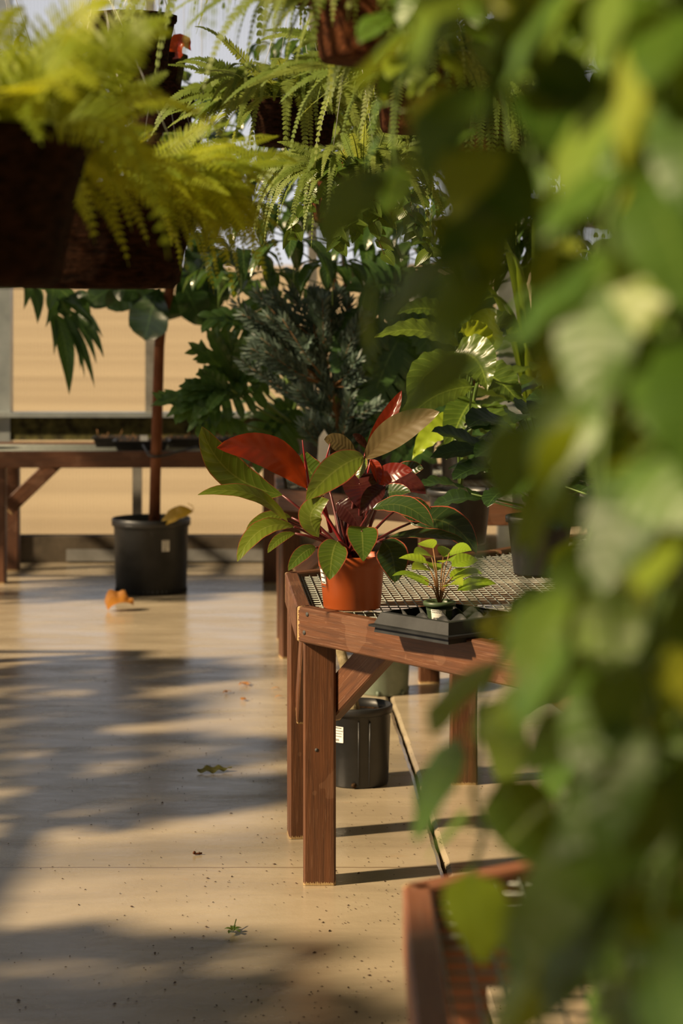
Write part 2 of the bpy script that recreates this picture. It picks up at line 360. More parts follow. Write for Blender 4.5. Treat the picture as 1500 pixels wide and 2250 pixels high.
# back wall
WY = 13.1
mb = MB(); mb.box((-6.2, WY, -.1), (4.8, WY+.14, .165)); struct(mb.build('wall_back', M['curb'], smooth=False))
mb = MB(); mb.box((-1.72, WY-.012, .012), (-.44, WY, .085)); struct(mb.build('trim_1', plain('faded_paint', (.17, .165, .15), .8, .3, 0, 8, (.24, .235, .22)), smooth=False))
posts = [(-5.25, .12), (-2.13, .13), (1.04, .13), (4.2, .12)]
mb = MB()
for x, ww in posts: mb.box((x-ww/2, WY-.05, 0), (x+ww/2, WY+.08, 4.3))
struct(mb.build('trim_2', M['alu'], smooth=False))
mb = MB()
for x in (-4.2, -3.2, -1.2, -.18, 2.1, 3.1): mb.box((x-.028, WY, .93), (x+.028, WY+.05, 4.2))
for x in (-4.2, -3.2, -1.28, -.28, 2.1, 3.1): mb.box((x-.028, WY, .16), (x+.028, WY+.05, .82))
mb.box((-6.2, WY-.01, 2.10), (4.8, WY+.05, 2.16));
struct(mb.build('trim_3', M['dframe'], smooth=False))
mb = MB(); mb.box((-6.2, WY-.10, .915), (4.8, WY+.05, .945)); struct(mb.build('trim_4', M['alu'], smooth=False))
mb = MB(); mb.box((-6.2, WY-.04, .77), (4.8, WY+.05, .915)); struct(mb.build('trim_5', plain('mossy_board', (.03, .027, .015), .9, .1, 0, 14, (.13, .12, .04)), smooth=False))
for i in range(3):
    x0, x1 = posts[i][0]+.06, posts[i+1][0]-.06
    mb = MB(); mb.box((x0, WY+.05, .165), (x1, WY+.062, .80)); mb.box((x0, WY+.05, .90), (x1, WY+.062, 4.2))
    struct(mb.build('window_%d' % (i+1), M['pane'], smooth=False))
mb = MB()
for y in (-2, 1, 4, 7, 10, 13): mb.box((-6.25, y-.05, 0), (-6.13, y+.05, 4.3))
mb.box((-6.25, -3, 0), (-6.13, 13.1, .3)); struct(mb.build('wall_left', M['alu'], smooth=False))
mb = MB(); mb.box((-6.2, -3, .3), (-6.19, 13.1, 4.3)); struct(mb.build('window_4', M['clear'], smooth=False))
mb = MB(); mb.box((4.7, -3, 0), (4.8, 13.1, 4.3)); struct(mb.build('wall_right', M['wallc'], smooth=False))
mb = MB(); mb.box((-6.2, -3.1, 0), (4.8, -3, 4.3)); struct(mb.build('wall_front', M['wallc'], smooth=False))
mb = MB(); mb.box((-6.2, -3, 4.3), (4.8, 13.2, 4.31)); struct(mb.build('ceiling', M['shade'], smooth=False))
mb = MB()
for y in (-1, 2, 5, 8, 11): mb.box((-6.2, y-.04, 4.18), (4.8, y+.04, 4.29))
for x in (-.55, .3, 1.3): mb.tube([(x, -2.9, 3.55), (x, 13.0, 3.55)], .022, 8)
for x in (-.55, .3, 1.3):
    for y in (2, 5, 8, 11): mb.tube([(x, y, 3.55), (x, y, 4.2)], .012, 6)
struct(mb.build('trim_6', M['alu'], smooth=False))
# field outside
mb = MB(); rows = []
prf = [(13.26, -.15), (16, -.15), (22, -.1), (40, .35), (80, 1.9), (130, 4.1), (200, 6.2), (320, 7)]
for y, z in prf: rows.append([mb.vert((x*(1+y/40), y, z+.02*abs(x)**.5)) for x in (-60, -30, -10, 0, 10, 30, 60)])
for a, b_ in zip(rows, rows[1:]):
    for j in range(6): mb.f.append([a[j], a[j+1], b_[j+1], b_[j]])
struct(mb.build('field', M['field']))

# ---------------------------------------------------------------- benches
def beam(name, p, q, wdt, hgt, parent, m, up=V((0, 0, 1)), bev=.004):
    p, q = V(p), V(q); L = (q-p).length; x = (q-p).normalized(); y = up.cross(x).normalized(); z = x.cross(y)
    a, b_ = wdt/2, hgt/2; bm = MB(); c = bev
    sec = [(-a+c, -b_), (a-c, -b_), (a, -b_+c), (a, b_-c), (a-c, b_), (-a+c, b_), (-a, b_-c), (-a, -b_+c)]
    r0 = [bm.vert((0, u, v)) for u, v in sec]; r1 = [bm.vert((L, u, v)) for u, v in sec]
    for j in range(8): bm.f.append([r0[j], r0[(j+1) % 8], r1[(j+1) % 8], r1[j]])
    bm.f.append(r0[::-1]); bm.f.append(r1)
    o = bm.build(name, m, smooth=False); o.parent = parent
    o.matrix_local = Matrix.Translation(p-parent.location) @ Matrix((x, y, z)).transposed().to_4x4(); return o
def clip(poly, o, d):
    hits = []
    for a, b_ in zip(poly, poly[1:]+poly[:1]):
        e = b_-a; den = d.x*e.y-d.y*e.x
        if abs(den) < 1e-9: continue
        s = ((o.x-a.x)*d.y-(o.y-a.y)*d.x)/den*-1 if False else ((a.x-o.x)*d.y-(a.y-o.y)*d.x)/(d.y*e.x*-1+d.x*e.y)*-1 if False else None
        # solve o + t d = a + s e
        t = ((a.x-o.x)*e.y-(a.y-o.y)*e.x)/den; s = ((a.x-o.x)*d.y-(a.y-o.y)*d.x)/den
        if 0 <= s < 1: hits.append(t)
    hits.sort(); return list(zip(hits[0::2], hits[1::2]))
def bench(poly, legs, braces, label, m, top=.767, dirv=None, rh=.095, sx=.026, sy=.045, wr=.0019, group='stained wooden plant benches'):
    poly = [V((x, y)) for x, y in poly]; c = sum(poly, V((0, 0)))/len(poly)
    t = thing('plant_bench', (c.x, c.y, 0), label, 'bench', group)
    n = len(poly); ins = []
    for i in range(n):
        a, b_ = poly[i], poly[(i+1) % n]; e = (b_-a).normalized(); nn = V((-e.y, e.x))
        if nn.dot(c-a) < 0: nn = -nn
        beam('rail', (a.x+nn.x*.02+e.x*.004, a.y+nn.y*.02+e.y*.004, top-rh/2), (b_.x+nn.x*.02-e.x*.004, b_.y+nn.y*.02-e.y*.004, top-rh/2), .04, rh, t, m)
    for i, (x, y, rot) in enumerate(legs):
        up = V((math.cos(rot), math.sin(rot), 0))
        beam('leg', (x, y, .001), (x, y, top-rh*.75), .089, .089, t, m, up=up, bev=.006)
    for a, b_ in braces: beam('brace', a, b_, .04, .09, t, m)
    dv = V(dirv).normalized() if dirv else (poly[1]-poly[0]).normalized(); pv = V((-dv.y, dv.x)); wm = MB()
    for d, o, st, zz in ((dv, pv, sx, top-.012), (pv, dv, sy, top-.0155)):
        ks = [p.dot(o) for p in poly]; k = min(ks)+st/2
        while k < max(ks):
            for t0, t1 in clip(poly, V((o.x*k, o.y*k)), V((d.x, d.y))):
                a = V((o.x*k+d.x*(t0+.03), o.y*k+d.y*(t0+.03), zz)); b_ = V((o.x*k+d.x*(t1-.03), o.y*k+d.y*(t1-.03), zz))
                if (b_-a).dot(V((d.x, d.y, 0))) > .02: wm.tube([a, b_], wr, 4)
            k += st
    wm.build('mesh_top', M['wire'], t)
    # support slats beneath the mesh
    ks = [p.dot(dv) for p in poly]; k = min(ks)+.45
    while k < max(ks)-.2:
        for t0, t1 in clip(poly, V((dv.x*k, dv.y*k)), V((pv.x, pv.y))):
            if t1-t0 > .2: beam('cross_slat', (dv.x*k+pv.x*(t0+.04), dv.y*k+pv.y*(t0+.04), top-.055), (dv.x*k+pv.x*(t1-.04), dv.y*k+pv.y*(t1-.04), top-.055), .04, .06, t, m)
        k += .6
    return t
TOP = .767
B1 = bench([(-.173, 6.41), (-.122, 5.66), (.45, 4.90), (.56, 4.2), (2.3, 4.2), (2.3, 7.75), (1.0, 7.75), (.50, 7.02)],
    [(-.060, 5.745, .0), (-.115, 6.25, .1), (.405, 6.96, .0), (.60, 5.0, .3), (.66, 4.3, 0), (2.2, 4.3, 0), (2.2, 7.6, 0), (1.0, 7.65, 0)],
    [((-.035, 5.770, .475), (.150, 5.540, .72)), ((-.115, 6.20, .38), (-.095, 5.95, .66))],
    'stained wooden bench with wire mesh top carrying the orange pot in the middle', M['wood'], TOP, (-.051, .75))
for ch in B1.children:      # the near leg leans a touch
    if ch.name.startswith('leg'): ch.rotation_euler.rotate_axis('Y', 0)
# nail holes
mb = MB()
ed = V((.572, -.76, 0)).normalized(); nn_ = V((-.76, -.572, 0)).normalized()
for px, py in ((677, 1350), (670, 1390)):
    mb = MB()
    k = (px-651)/807/ed.x*.95; q = V((-.122, 5.66, 0))+ed*k+nn_*.0015; q.z = H-(py-HY)*q.y/F
    mb.tube([q-nn_*.004, q+nn_*.0005], .006, 8); mb.build('nail_hole', M['ink'], B1)
mb = MB(); mb.tube([(-.068, 5.6995, .37), (-.068, 5.703, .37)], .005, 8)
mb.build('nail_hole', M['ink'], B1)
B2 = bench([(-.33, 10.35), (-.295, 9.45), (.40, 8.75), (2.3, 8.75), (2.3, 11.7), (.50, 11.1)],
    [(-.235, 9.50, .2), (-.265, 10.05, 0), (.37, 8.86, 0), (.45, 11.0, 0), (2.2, 8.9, 0), (2.2, 11.6, 0)],
    [((-.2, 9.42, .40), (.12, 9.12, .70))], 'stained wooden bench behind the orange pot bench, carrying the big dark leafy plants', M['wood'], TOP, (-.035, .9), sx=.04, sy=.06)
B3 = bench([(-3.4, 12.04), (-.36, 12.04), (-.36, 12.93), (-3.4, 12.93)],
    [(-1.985, 12.12, 0), (-2.0, 12.72, 0), (-.41, 12.12, 0), (-.425, 12.80, 0), (-3.3, 12.12, 0), (-3.3, 12.85, 0)],
    [((-1.98, 12.40, .40), (-1.68, 12.40, .69)), ((-1.98, 12.12, .30), (-2.35, 12.12, .67))],
    'long wooden bench against the glazed back wall with black trays on it', M['wood'], TOP, (1, 0), rh=.095, sx=.03, sy=.04)
B0 = bench([(.085, 2.905), (.075, 1.2), (.6, .5), (1.7, .5), (1.7, 3.6), (.80, 3.42)],
    [(.15, 2.82, 0), (.14, 1.3, 0), (1.6, .6, 0), (1.6, 3.5, 0)], [], 'blurred wooden bench corner with mesh top in the lower right foreground', M['wood_worn'], TOP, (-.01, 1.0), sx=.032, sy=.05, wr=.0022)

# ---------------------------------------------------------------- pots
def nursery_pot(mb, c, r0, r1, h, lip=.012, n=48):
    mb.lathe(c, [(r0*.97, 0), (r0, .006), (r1*.97, h-lip*2.2), (r1, h-lip*2), (r1+.005, h-lip*1.9), (r1+.006, h-.003), (r1+.003, h), (r1-.003, h), (r1-.006, h-lip*2), (r1*.95, h-lip*3.5)], n)
def sticker(name, c, r, ang, z, w, h, parent, lines=4, slope=0.0):
    mb = MB(); ns = 6; a0 = ang-w/r/2; ink = MB()
    g = [[mb.vert(c+V((math.cos(a0+w/r*i/ns)*(r+.0012+slope*k), math.sin(a0+w/r*i/ns)*(r+.0012+slope*k), z+h*k))) for i in range(ns+1)] for k in (0, 1)]
    for i in range(ns): mb.f.append([g[0][i], g[0][i+1], g[1][i+1], g[1][i]])
    o = mb.build(name, M['label'], parent)
    for j in range(lines):
        zz = z+h*(.88-.17*j); x = .08
        while x < .85:
            l = R.uniform(.04, .12); q = []
            for u in (x, x+l):
                a = a0+w/r*u; k = (zz-z)/h
                q += [c+V((math.cos(a)*(r+.002+slope*k), math.sin(a)*(r+.002+slope*k), zz)), c+V((math.cos(a)*(r+.002+slope*k), math.sin(a)*(r+.002+slope*k), zz+h*(.05 if j else .07)))]
            i = [ink.vert(p) for p in q]; ink.f.append([i[0], i[2], i[3], i[1]]); x += l+.03
    x = .12
    while x < .55:                                   # bar code
        l = R.uniform(.012, .03); q = []
        for u in (x, x+l):
            a = a0+w/r*u
            q += [c+V((math.cos(a)*(r+.002), math.sin(a)*(r+.002), z+h*.08)), c+V((math.cos(a)*(r+.002), math.sin(a)*(r+.002), z+h*.24))]
        i = [ink.vert(p) for p in q]; ink.f.append([i[0], i[2], i[3], i[1]]); x += l+.02
    ink.build('printed_text', M['ink'], o)
    return o

# ----- red philodendron in the orange pot
PC = V((.0285, 5.71, TOP-.010))
pt = thing('potted_philodendron', PC, 'red and green leaved plant in an orange plastic pot on the bench corner', 'potted plant')
mb = MB(); mb.lathe(PC, [(.076, .0), (.078, .004), (.0870, .105), (.0885, .107), (.089, .112), (.091, .114), (.0925, .142), (.089, .145), (.085, .143), (.083, .12)], 56)
po = mb.build('pot', M['terra'], pt)
mb = MB(); mb.lathe(PC, [(.084, .124), (.04, .130), (.002, .131)], 30, .05, cap0=False); mb.build('soil', M['soil'], pt)
sticker('price_label', PC, .0795, math.radians(203), .045, .03, .072, pt, 5, .009)
crown = PC+V((0, 0, .14))
def hl(b, t, yb, yt, wpx, m, lift=.12, nrm=(0, -1, .6), kind='ell', fold=.15, wave=.02, stem=M['darkstem'], tint=None, curl=0, root=None, mid=None):
    p0 = P(b[0], b[1], yb); p2 = P(t[0], t[1], yt); L = (p2-p0).length
    p1 = P(mid[0], mid[1], (yb+yt)/2) if mid else (p0+p2)/2+V((0, 0, lift*L*2))
    mb = MB(); leaf(mb, p0, p1, p2, nrm, wpx*yb/F, kind, fold, wave, 4, 16, tint, curl, cols=(-1, -.66, -.33, 0, .33, .66, 1))
    o = mb.build('leaf', m, pt)
    r = (root or crown)+V((R.uniform(-.03, .03), R.uniform(-.03, .02), -.01)); q = (r+p0)/2+V((0, 0, .02))
    sm = MB(); sm.tube([bez(r, q, p0, k/6) for k in range(7)], [.0055-.0004*k for k in range(7)], 8, .5); sm.build('petiole', stem, o)
mb0 = M
hl((620, 1088), (443, 937), 5.74, 5.70, 78, M['h_green'], nrm=(.2, -1, .5), tint=.25, mid=(478, 1062))
hl((674, 1073), (476, 984), 5.66, 5.56, 74, M['h_red'], nrm=(.1, -1, .25), stem=M['redstem'], tint=.55, mid=(612, 962), wave=.03)
hl((632, 1146), (434, 1087), 5.62, 5.50, 40, M['h_green'], nrm=(0, -.9, .8), tint=.7, mid=(560, 1052))
hl((645, 1158), (521, 1234), 5.58, 5.46, 48, M['h_green'], nrm=(-.1, -.8, .7), tint=1.0, mid=(565, 1132))
hl((640, 1137), (541, 1162), 5.72, 5.66, 26, M['h_green'], tint=.8, mid=(590, 1120))
hl((648, 1172), (588, 1215), 5.66, 5.6, 24, M['h_green'], tint=.5, mid=(610, 1175))
hl((800, 1003), (672, 1098), 5.56, 5.48, 70, M['h_green'], nrm=(.35, -1, .5), tint=1.0, mid=(745, 1012), stem=M['darkstem'])
hl((798, 1004), (788, 1052), 5.57, 5.55, 40, M['h_green'], nrm=(-.8, -1, .2), tint=.95, lift=.1)
hl((780, 1022), (706, 1092), 5.60, 5.56, 58, M['h_copper'], nrm=(.3, -1, .3), tint=.8, mid=(715, 1010))
hl((802, 1010), (965, 905), 5.66, 5.60, 66, M['h_copper'], nrm=(.2, -1, .3), tint=.9, mid=(860, 935))
hl((806, 984), (882, 858), 5.72, 5.74, 40, M['h_red'], nrm=(-.4, -1, 0), tint=.2, stem=M['redstem'], fold=.5, mid=(850, 945))
hl((808, 988), (774, 955), 5.70, 5.68, 18, M['h_maroon'], nrm=(0, -1, .3), stem=M['redstem'])
hl((815, 1067), (906, 1034), 5.60, 5.56, 44, M['h_red'], nrm=(.1, -1, .4), tint=.1, stem=M['redstem'], mid=(850, 1030))
hl((790, 1062), (800, 1128), 5.58, 5.55, 80, M['h_maroon'], nrm=(.1, -1, .3), stem=M['darkstem'], kind='heart')
hl((845, 1070), (795, 1128), 5.56, 5.52, 44, M['h_maroon'], nrm=(-.3, -1, .4), stem=M['darkstem'])
hl((818, 1118), (952, 1160), 5.52, 5.40, 56, M['h_dark'], nrm=(0, -.8, .8), tint=1.0, mid=(890, 1085))
hl((815, 1105), (902, 1082), 5.60, 5.5, 40, M['h_dark'], nrm=(0, -.9, .5), tint=.9, mid=(855, 1070))
hl((700, 1180), (722, 1098), 5.50, 5.48, 56, M['h_green'], nrm=(-.2, -1, .3), tint=.9, kind='ell', mid=(655, 1120))
hl((742, 1190), (724, 1274), 5.50, 5.44, 66, M['h_green'], nrm=(0, -1, .4), tint=.25, kind='ell', lift=.08, mid=(728, 1200))
hl((795, 1168), (798, 1233), 5.50, 5.44, 70, M['h_green'], nrm=(.1, -1, .5), tint=.05, kind='heart', lift=.1)
hl((840, 1190), (867, 1280), 5.54, 5.50, 72, M['h_dark'], nrm=(.1, -1, .4), tint=.5, mid=(868, 1205))
hl((850, 1182), (1022, 1190), 5.60, 5.50, 34, M['h_dark'], nrm=(0, -.7, .9), tint=.9, mid=(940, 1160))
hl((900, 1150), (1046, 1215), 5.85, 5.80, 76, M['h_dark'], nrm=(.1, -.8, .6), tint=.3, mid=(990, 1115))
hl((694, 1203), (633, 1254), 5.52, 5.46, 34, M['h_green'], nrm=(-.1, -1, .4), tint=.1, mid=(664, 1205))
hl((722, 1070), (672, 992), 5.78, 5.80, 60, M['h_green'], nrm=(.1, -1, .2), tint=.1, mid=(665, 1040))
hl((782, 1000), (712, 966), 5.72, 5.70, 42, M['h_copper'], nrm=(0, -1, .5), tint=.1, mid=(742, 965))
hl((850, 1060), (930, 1030), 5.78, 5.74, 40, M['h_dark'], nrm=(0, -1, .4), tint=.7)
hl((830, 1050), (935, 1085), 5.75, 5.70, 50, M['h_maroon'], nrm=(.1, -1, .4))
hl((815, 1010), (832, 1066), 5.60, 5.58, 26, M['h_red'], nrm=(.4, -1, 0), tint=.8, stem=M['redstem'], fold=.7)
hl((870, 1120), (950, 1140), 5.85, 5.85, 56, M['h_dark'], nrm=(0, -1, .3))
hl((740, 1105), (790, 1160), 5.66, 5.62, 50, M['h_maroon'], nrm=(0, -1, .3))
for px, py, bx in ((664, 967, 678), (725, 975, 702)):
    mb = MB(); b0 = P(bx, 1068, 5.66); mb.tube([P(bx+25, 1170, 5.68), b0, (b0+P(px, py, 5.64))/2, P(px, py, 5.62)], [.005, .0045, .004, .0012], 8); mb.build('leaf_spear', M['redstem'], pt)
mb = MB()
for k in range(7):
    a = k*.9; mb.tube([crown+V((0, 0, -.02)), crown+V((.02*math.cos(a), .02*math.sin(a), .03)), crown+V((.045*math.cos(a), .045*math.sin(a), .12))], [.010, .008, .004], 8)
mb.build('stem', M['darkstem'], pt)

# ----- plug tray with small lime plant
def cell_tray(c, rot, label):
    t = thing('plant_tray', c, label, 'tray'); t.rotation_euler[2] = rot
    mb = MB(); L, W, h = .27, .135, .05
    def loc(x, y, z): return V((c.x+x, c.y+y, c.z+z))
    prof_ = [(0, .0), (-.002, .012), (.010, .014), (.010, .02), (.0, .022), (-.012, .05), (-.020, .052)]
    rings = []
    for o, z in prof_:
        rings.append([mb.vert(loc(sx*(L/2*1.0+o), sy*(W+o), z)) for sx, sy in ((-1, -1), (1, -1), (1, 1), (-1, 1))])
    for a, b_ in zip(rings, rings[1:]):
        for j in range(4): mb.f.append([a[j], a[(j+1) % 4], b_[(j+1) % 4], b_[j]])
    mb.f.append(rings[0][::-1])
    mb.build('body', M['tray'], t, smooth=False)
    # scalloped cell webs
    for y in (-.06, .0, .06, -.115, .115):
        w_ = MB(); top = []; bot = []
        for k in range(33):
            x = -L/2+.02+(L-.04)*k/32; z = .03+.022*abs(math.cos(k/32*math.pi*3))**1.5
            top.append((w_.vert(loc(x, y-.0012, z)), w_.vert(loc(x, y+.0012, z)))); bot.append((w_.vert(loc(x, y-.0012, .004)), w_.vert(loc(x, y+.0012, .004))))
        for k in range(32):
            w_.f += [[bot[k][0], bot[k+1][0], top[k+1][0], top[k][0]], [bot[k][1], top[k][1], top[k+1][1], bot[k+1][1]], [top[k][0], top[k+1][0], top[k+1][1], top[k][1]]]
        w_.build('cell_divider', M['tray'], t)
    return t
tc_ = P(960, 1347, 5.18); tc_.z = TOP-.0085
TR = cell_tray(V((.272, 5.245, TOP-.0085)), -.86, 'black plastic plug tray overhanging the bench edge beside the orange pot'); TR.scale = (1.0, 1.0, 1.0)
def small_pot_plant(c, label, n=11, m=None, lab=True, hh=.13, group=None, spread=.10, lw=.034):
    t = thing('potted_seedling', c, label, 'potted plant', group)
    mb = MB(); nursery_pot(mb, c, .027, .036, .062, .006, 28); mb.build('pot', M['smallpot'], t)
    mb = MB(); mb.lathe(c, [(.034, .05), (.001, .052)], 20, cap0=False); mb.build('soil', M['soil'], t)
    if lab: sticker('price_label', c, .030, math.radians(262), .018, .034, .026, t, 2, .004)
    fo = MB(); stm = MB(); b = c+V((0, 0, .05))
    for i in range(n):
        a = i*2.4+R.uniform(-.3, .3); hgt = hh*(.25+.75*i/n); rr = spread*(1-.45*i/n)
        p = b+V((math.cos(a)*rr*.35, math.sin(a)*rr*.35, hgt)); stm.tube([b, (b+p)/2+V((0, 0, .02)), p], .0016, 5)
        d = V((math.cos(a), math.sin(a), .45))
        arc_leaf(fo, p, d, rr*.95, lw, .35, kind='lance', n=8, tint=R.random())
    fo.build('foliage', m or M['lime'], t); stm.build('stem', M['brownstem'], t); return t
small_pot_plant(V((.248, 5.30, TOP+.002)), 'small lime green seedling in a little green pot standing in the black tray', 15, hh=.15, spread=.13, lw=.05)

# ----- far fiddle leaf tree
FP = V(((333-750)*11.55/F, 11.75, 0)); FP.x = (332-750)*11.75/F
t = thing('potted_fiddle_leaf_tree', FP, 'tall thin-trunked tree with big round leaves in a large black pot on the far floor', 'potted tree')
mb = MB(); nursery_pot(mb, FP, .198, .215, .415, .022, 64)
for k in range(48):
    a = 6.2832*k/48; q = FP+V((math.cos(a)*.199, math.sin(a)*.199, .004)); mb.tube([q, q+V((math.cos(a)*.001, math.sin(a)*.001, .022))], .004, 4)
mb.build('pot', M['black'], t)
mb = MB(); mb.lathe(FP, [(.208, .37), (.1, .385), (.001, .39)], 30, .04, cap0=False); mb.build('soil', M['soil'], t)
sticker('price_label', FP, .206, math.radians(-62), .245, .045, .062, t, 4)
tx = lambda px, py: P(px, py, 11.75)
mb = MB(); mb.tube([tx(339, 1160), tx(341, 1060), tx(344, 960), tx(347, 850), tx(350, 760), tx(356, 700), tx(372, 640), tx(380, 520), tx(388, 380)], [.034, .031, .031, .030, .029, .028, .028, .022, .012], 14); mb.build('trunk', M['bark'], t)
mb = MB(); mb.tube([tx(310, 988)+V((0, .10, .02)), tx(328, 1000)+V((0, -.03, 0)), tx(345, 1003)+V((0, -.04, 0)), tx(362, 1000)+V((0, -.03, 0)), tx(430, 985)+V((0, .12, 0))], .007, 6); mb.build('tie', M['black'], t)
fo = MB()
def fid(b, e, wpx, yo=0, kind='obov', tint=None, m=fo): 
    p0, p2 = tx(*b)+V((0, yo, 0)), tx(*e)+V((0, yo-.03, 0)); leaf(m, p0, (p0+p2)/2+V((0, -.05, .02)), p2, V((R.uniform(-.4, .4), -1, R.uniform(.1, .5))), wpx*11.7/F, kind, .1, .05, 3, 12, tint)
fid((350, 630), (318, 748), 100); fid((390, 600), (450, 715), 78, -.1); fid((360, 640), (300, 690), 80, .1); fid((340, 600), (230, 678), 70, .15)
fid((400, 560), (500, 660), 90, .1); fid((390, 580), (440, 700), 70, .05); fid((420, 600), (520, 640), 60); fid((300, 600), (180, 670), 70, .2); fid((370, 640), (365, 705), 90, .05)
fid((330, 640), (245, 640), 60, .1); fid((395, 540), (470, 690), 90, .3)
for i in range(46):
    a = R.uniform(0, 6.28); z = R.uniform(1.75, 2.75); r = R.uniform(.05, .25); p = V((FP.x+.12+math.cos(a)*r, 11.75+math.sin(a)*r, z))
    arc_leaf(fo, p, V((math.cos(a), math.sin(a), .3)), .30, .2, .6, kind='obov', wave=.05, nw=3, n=10)
fo.build('foliage', M['dark'], t)
mb = MB(); p0 = P(350, 1158, 11.62); p2 = P(424, 1124, 11.55); leaf(mb, p0, P(385, 1120, 11.5), p2, (.1, -1, .8), .09, 'ell', .2, .03, 3, 12, .6)
mb.tube([p2, p2+V((.0, 0, .03)), p2+V((-.03, 0, .045))], .002, 5); tag(mb.build('fallen_leaf', M['yellow']), 'yellowed leaf fallen onto the soil of the large black pot', 'leaf')

# ----- black pot under the bench with pale trunk
UP = V(((786-750)*6.95/F, 6.96, 0.0)); 
t = thing('potted_tree', UP, 'black nursery pot with a pale bare trunk standing under the orange pot bench', 'potted tree')
mb = MB(); nursery_pot(mb, UP, .101, .110, .262, .013, 60)
for a in (-1.55, -1.2, .2, 1.5, 2.8, -2.7):
    mb.tube([UP+V((math.cos(a)*.1015, math.sin(a)*.1015, .01)), UP+V((math.cos(a)*.1085, math.sin(a)*.1085, .22))], .0028, 5)
mb.build('pot', M['black'], t)
mb = MB()
for z in (.20, .215, .228): mb.lathe(UP, [(.104, z), (.1035, z+.003), (.104, z+.006)], 40, cap0=False)
mb.lathe(UP, [(.103, .18), (.001, .185)], 30, .03, cap0=False); mb.build('soil', M['soil'], t)
sticker('price_label', UP, .106, math.radians(-127), .150, .036, .052, t, 4)
mb = MB(); mb.tube([P(779, 1610, 6.96), P(776, 1560, 6.96), P(768, 1510, 6.98), P(757, 1462, 7.02), P(745, 1420, 7.06), P(735, 1390, 7.1)], [.025, .023, .020, .018, .017, .016], 14); mb.build('trunk', M['palebark'], t)
dm = MB(); q = UP+V((-.014, -.104, .012)); dm.tube([q+V((0, .004, 0)), q-V((0, .0005, 0))], .009, 8); dm.build('drain_hole', M['soil'], t)
GP = V(((842-750)*8.6/F, 8.62, 0))
t = thing('nursery_pot', GP, 'grey green plastic pot on the floor behind the black pot under the bench', 'pot')
mb = MB(); nursery_pot(mb, GP, .102, .118, .27, .013, 48); mb.build('body', M['greypot'], t)
for k in range(6):
    ft = MB(); a = k*1.047+.3; ft.tube([GP+V((math.cos(a)*.102, math.sin(a)*.102, .0)), GP+V((math.cos(a)*.106, math.sin(a)*.106, .02))], .008, 6); ft.build('foot', M['greypot'], t)

# ----- far trays on the back bench
def flat_tray(px, Y, w_, d_, label, rot=0, seeds=3):
    c = P(px, 965, Y); c.z = TOP-.009
    t = thing('seedling_tray', c, label, 'tray', 'black trays on the back bench'); t.rotation_euler[2] = rot
    mb = MB(); rings = []
    for o, z in ((-.02, 0), (-.004, .05), (.008, .052), (.008, .058), (-.008, .058), (-.022, .012)):
        rings.append([mb.vert(c+V((sx*(w_/2+o), sy*(d_/2+o), z))) for sx, sy in ((-1, -1), (1, -1), (1, 1), (-1, 1))])
    for a, b_ in zip(rings, rings[1:]):
        for j in range(4): mb.f.append([a[j], a[(j+1) % 4], b_[(j+1) % 4], b_[j]])
    mb.f.append(rings[0][::-1]); mb.f.append(rings[-1]); mb.build('body', M['black'], t, smooth=False)
    sb = MB()
    for i in range(7):
        for j in range(3):
            p = c+V(((i-3)*w_/8, (j-1)*d_/4, .014)); sb.lathe(p, [(.022, 0), (.026, .035), (.01, .04), (.001, .041)], 10)
    sb.build('soil', M['soil'], t)
    tw = MB()
    for i in range(seeds*4):
        tw = MB(); p = c+V((R.uniform(-.45, .45)*w_, R.uniform(-.4, .4)*d_, .05)); tw.tube([p, p+V((R.uniform(-.03, .03), 0, R.uniform(.0, .05)))], .0022, 4); tw.build('dry_stem', M['twig'], t)
    return t
flat_tray(312, 12.35, .32, .25, 'black seedling tray with dry stems left of the thin tree trunk', .05)
flat_tray(262, 12.68, .30, .22, 'small black tray at the left end of the row against the glazing', 0)
flat_tray(430, 12.62, .34, .25, 'black tray right of the thin tree trunk on the back bench', -.05)
flat_tray(540, 12.55, .34, .25, 'black tray at the right end of the back bench behind the copper leaf', .04)
mb = MB(); q = P(316, 962, 12.25); q.z = TOP+.045; mb.box(q-V((.022, .001, .0)), q+V((.022, .001, .035))); tag(mb.build('plant_tag', M['label'], smooth=False), 'small white plant tag stuck in the tray left of the tree trunk', 'plant tag')

# ---------------------------------------------------------------- plants on the second bench
def pot_on(t, c, r0, r1, h, m=None, nm='pot'):
    mb = MB(); nursery_pot(mb, c, r0, r1, h, .01, 36); mb.build(nm, m or M['black'], t)
    mb = MB(); mb.lathe(c, [(r1*.95, h-.035), (.001, h-.03)], 20, cap0=False); mb.build('soil', M['soil'], t)
# lobed-leaf philodendron
c = V((-.10, 10.15, TOP-.010)); Yx = 9.9
t = thing('lobed_philodendron', c, 'plant with deeply lobed green leaves reaching left over the back bench', 'potted plant'); pot_on(t, c, .10, .12, .22)
cr = c+V((0, 0, .2))
def lob(b, tip, Wpx, Y=9.7, nrm=(0, -1, .8), nl=8, lw=.045, tint=None, mid=None, **k):
    p0, p2 = P(b[0], b[1], Y), P(tip[0], tip[1], Y-.12); p1 = P(mid[0], mid[1], Y-.05) if mid else (p0+p2)/2+V((0, 0, .06))
    mb = MB(); lobed(mb, p0, p1, p2, nrm, Wpx*Y/F, nl, lw, tint=tint, **k); o = mb.build('leaf', M['lobed'], t)
    q = MB(); q.tube([bez(cr, (cr+p0)/2+V((0, 0, -.05)), p0, i/8) for i in range(9)], [.009-.0005*i for i in range(9)], 8); q.build('petiole', M['greenstem'], o)
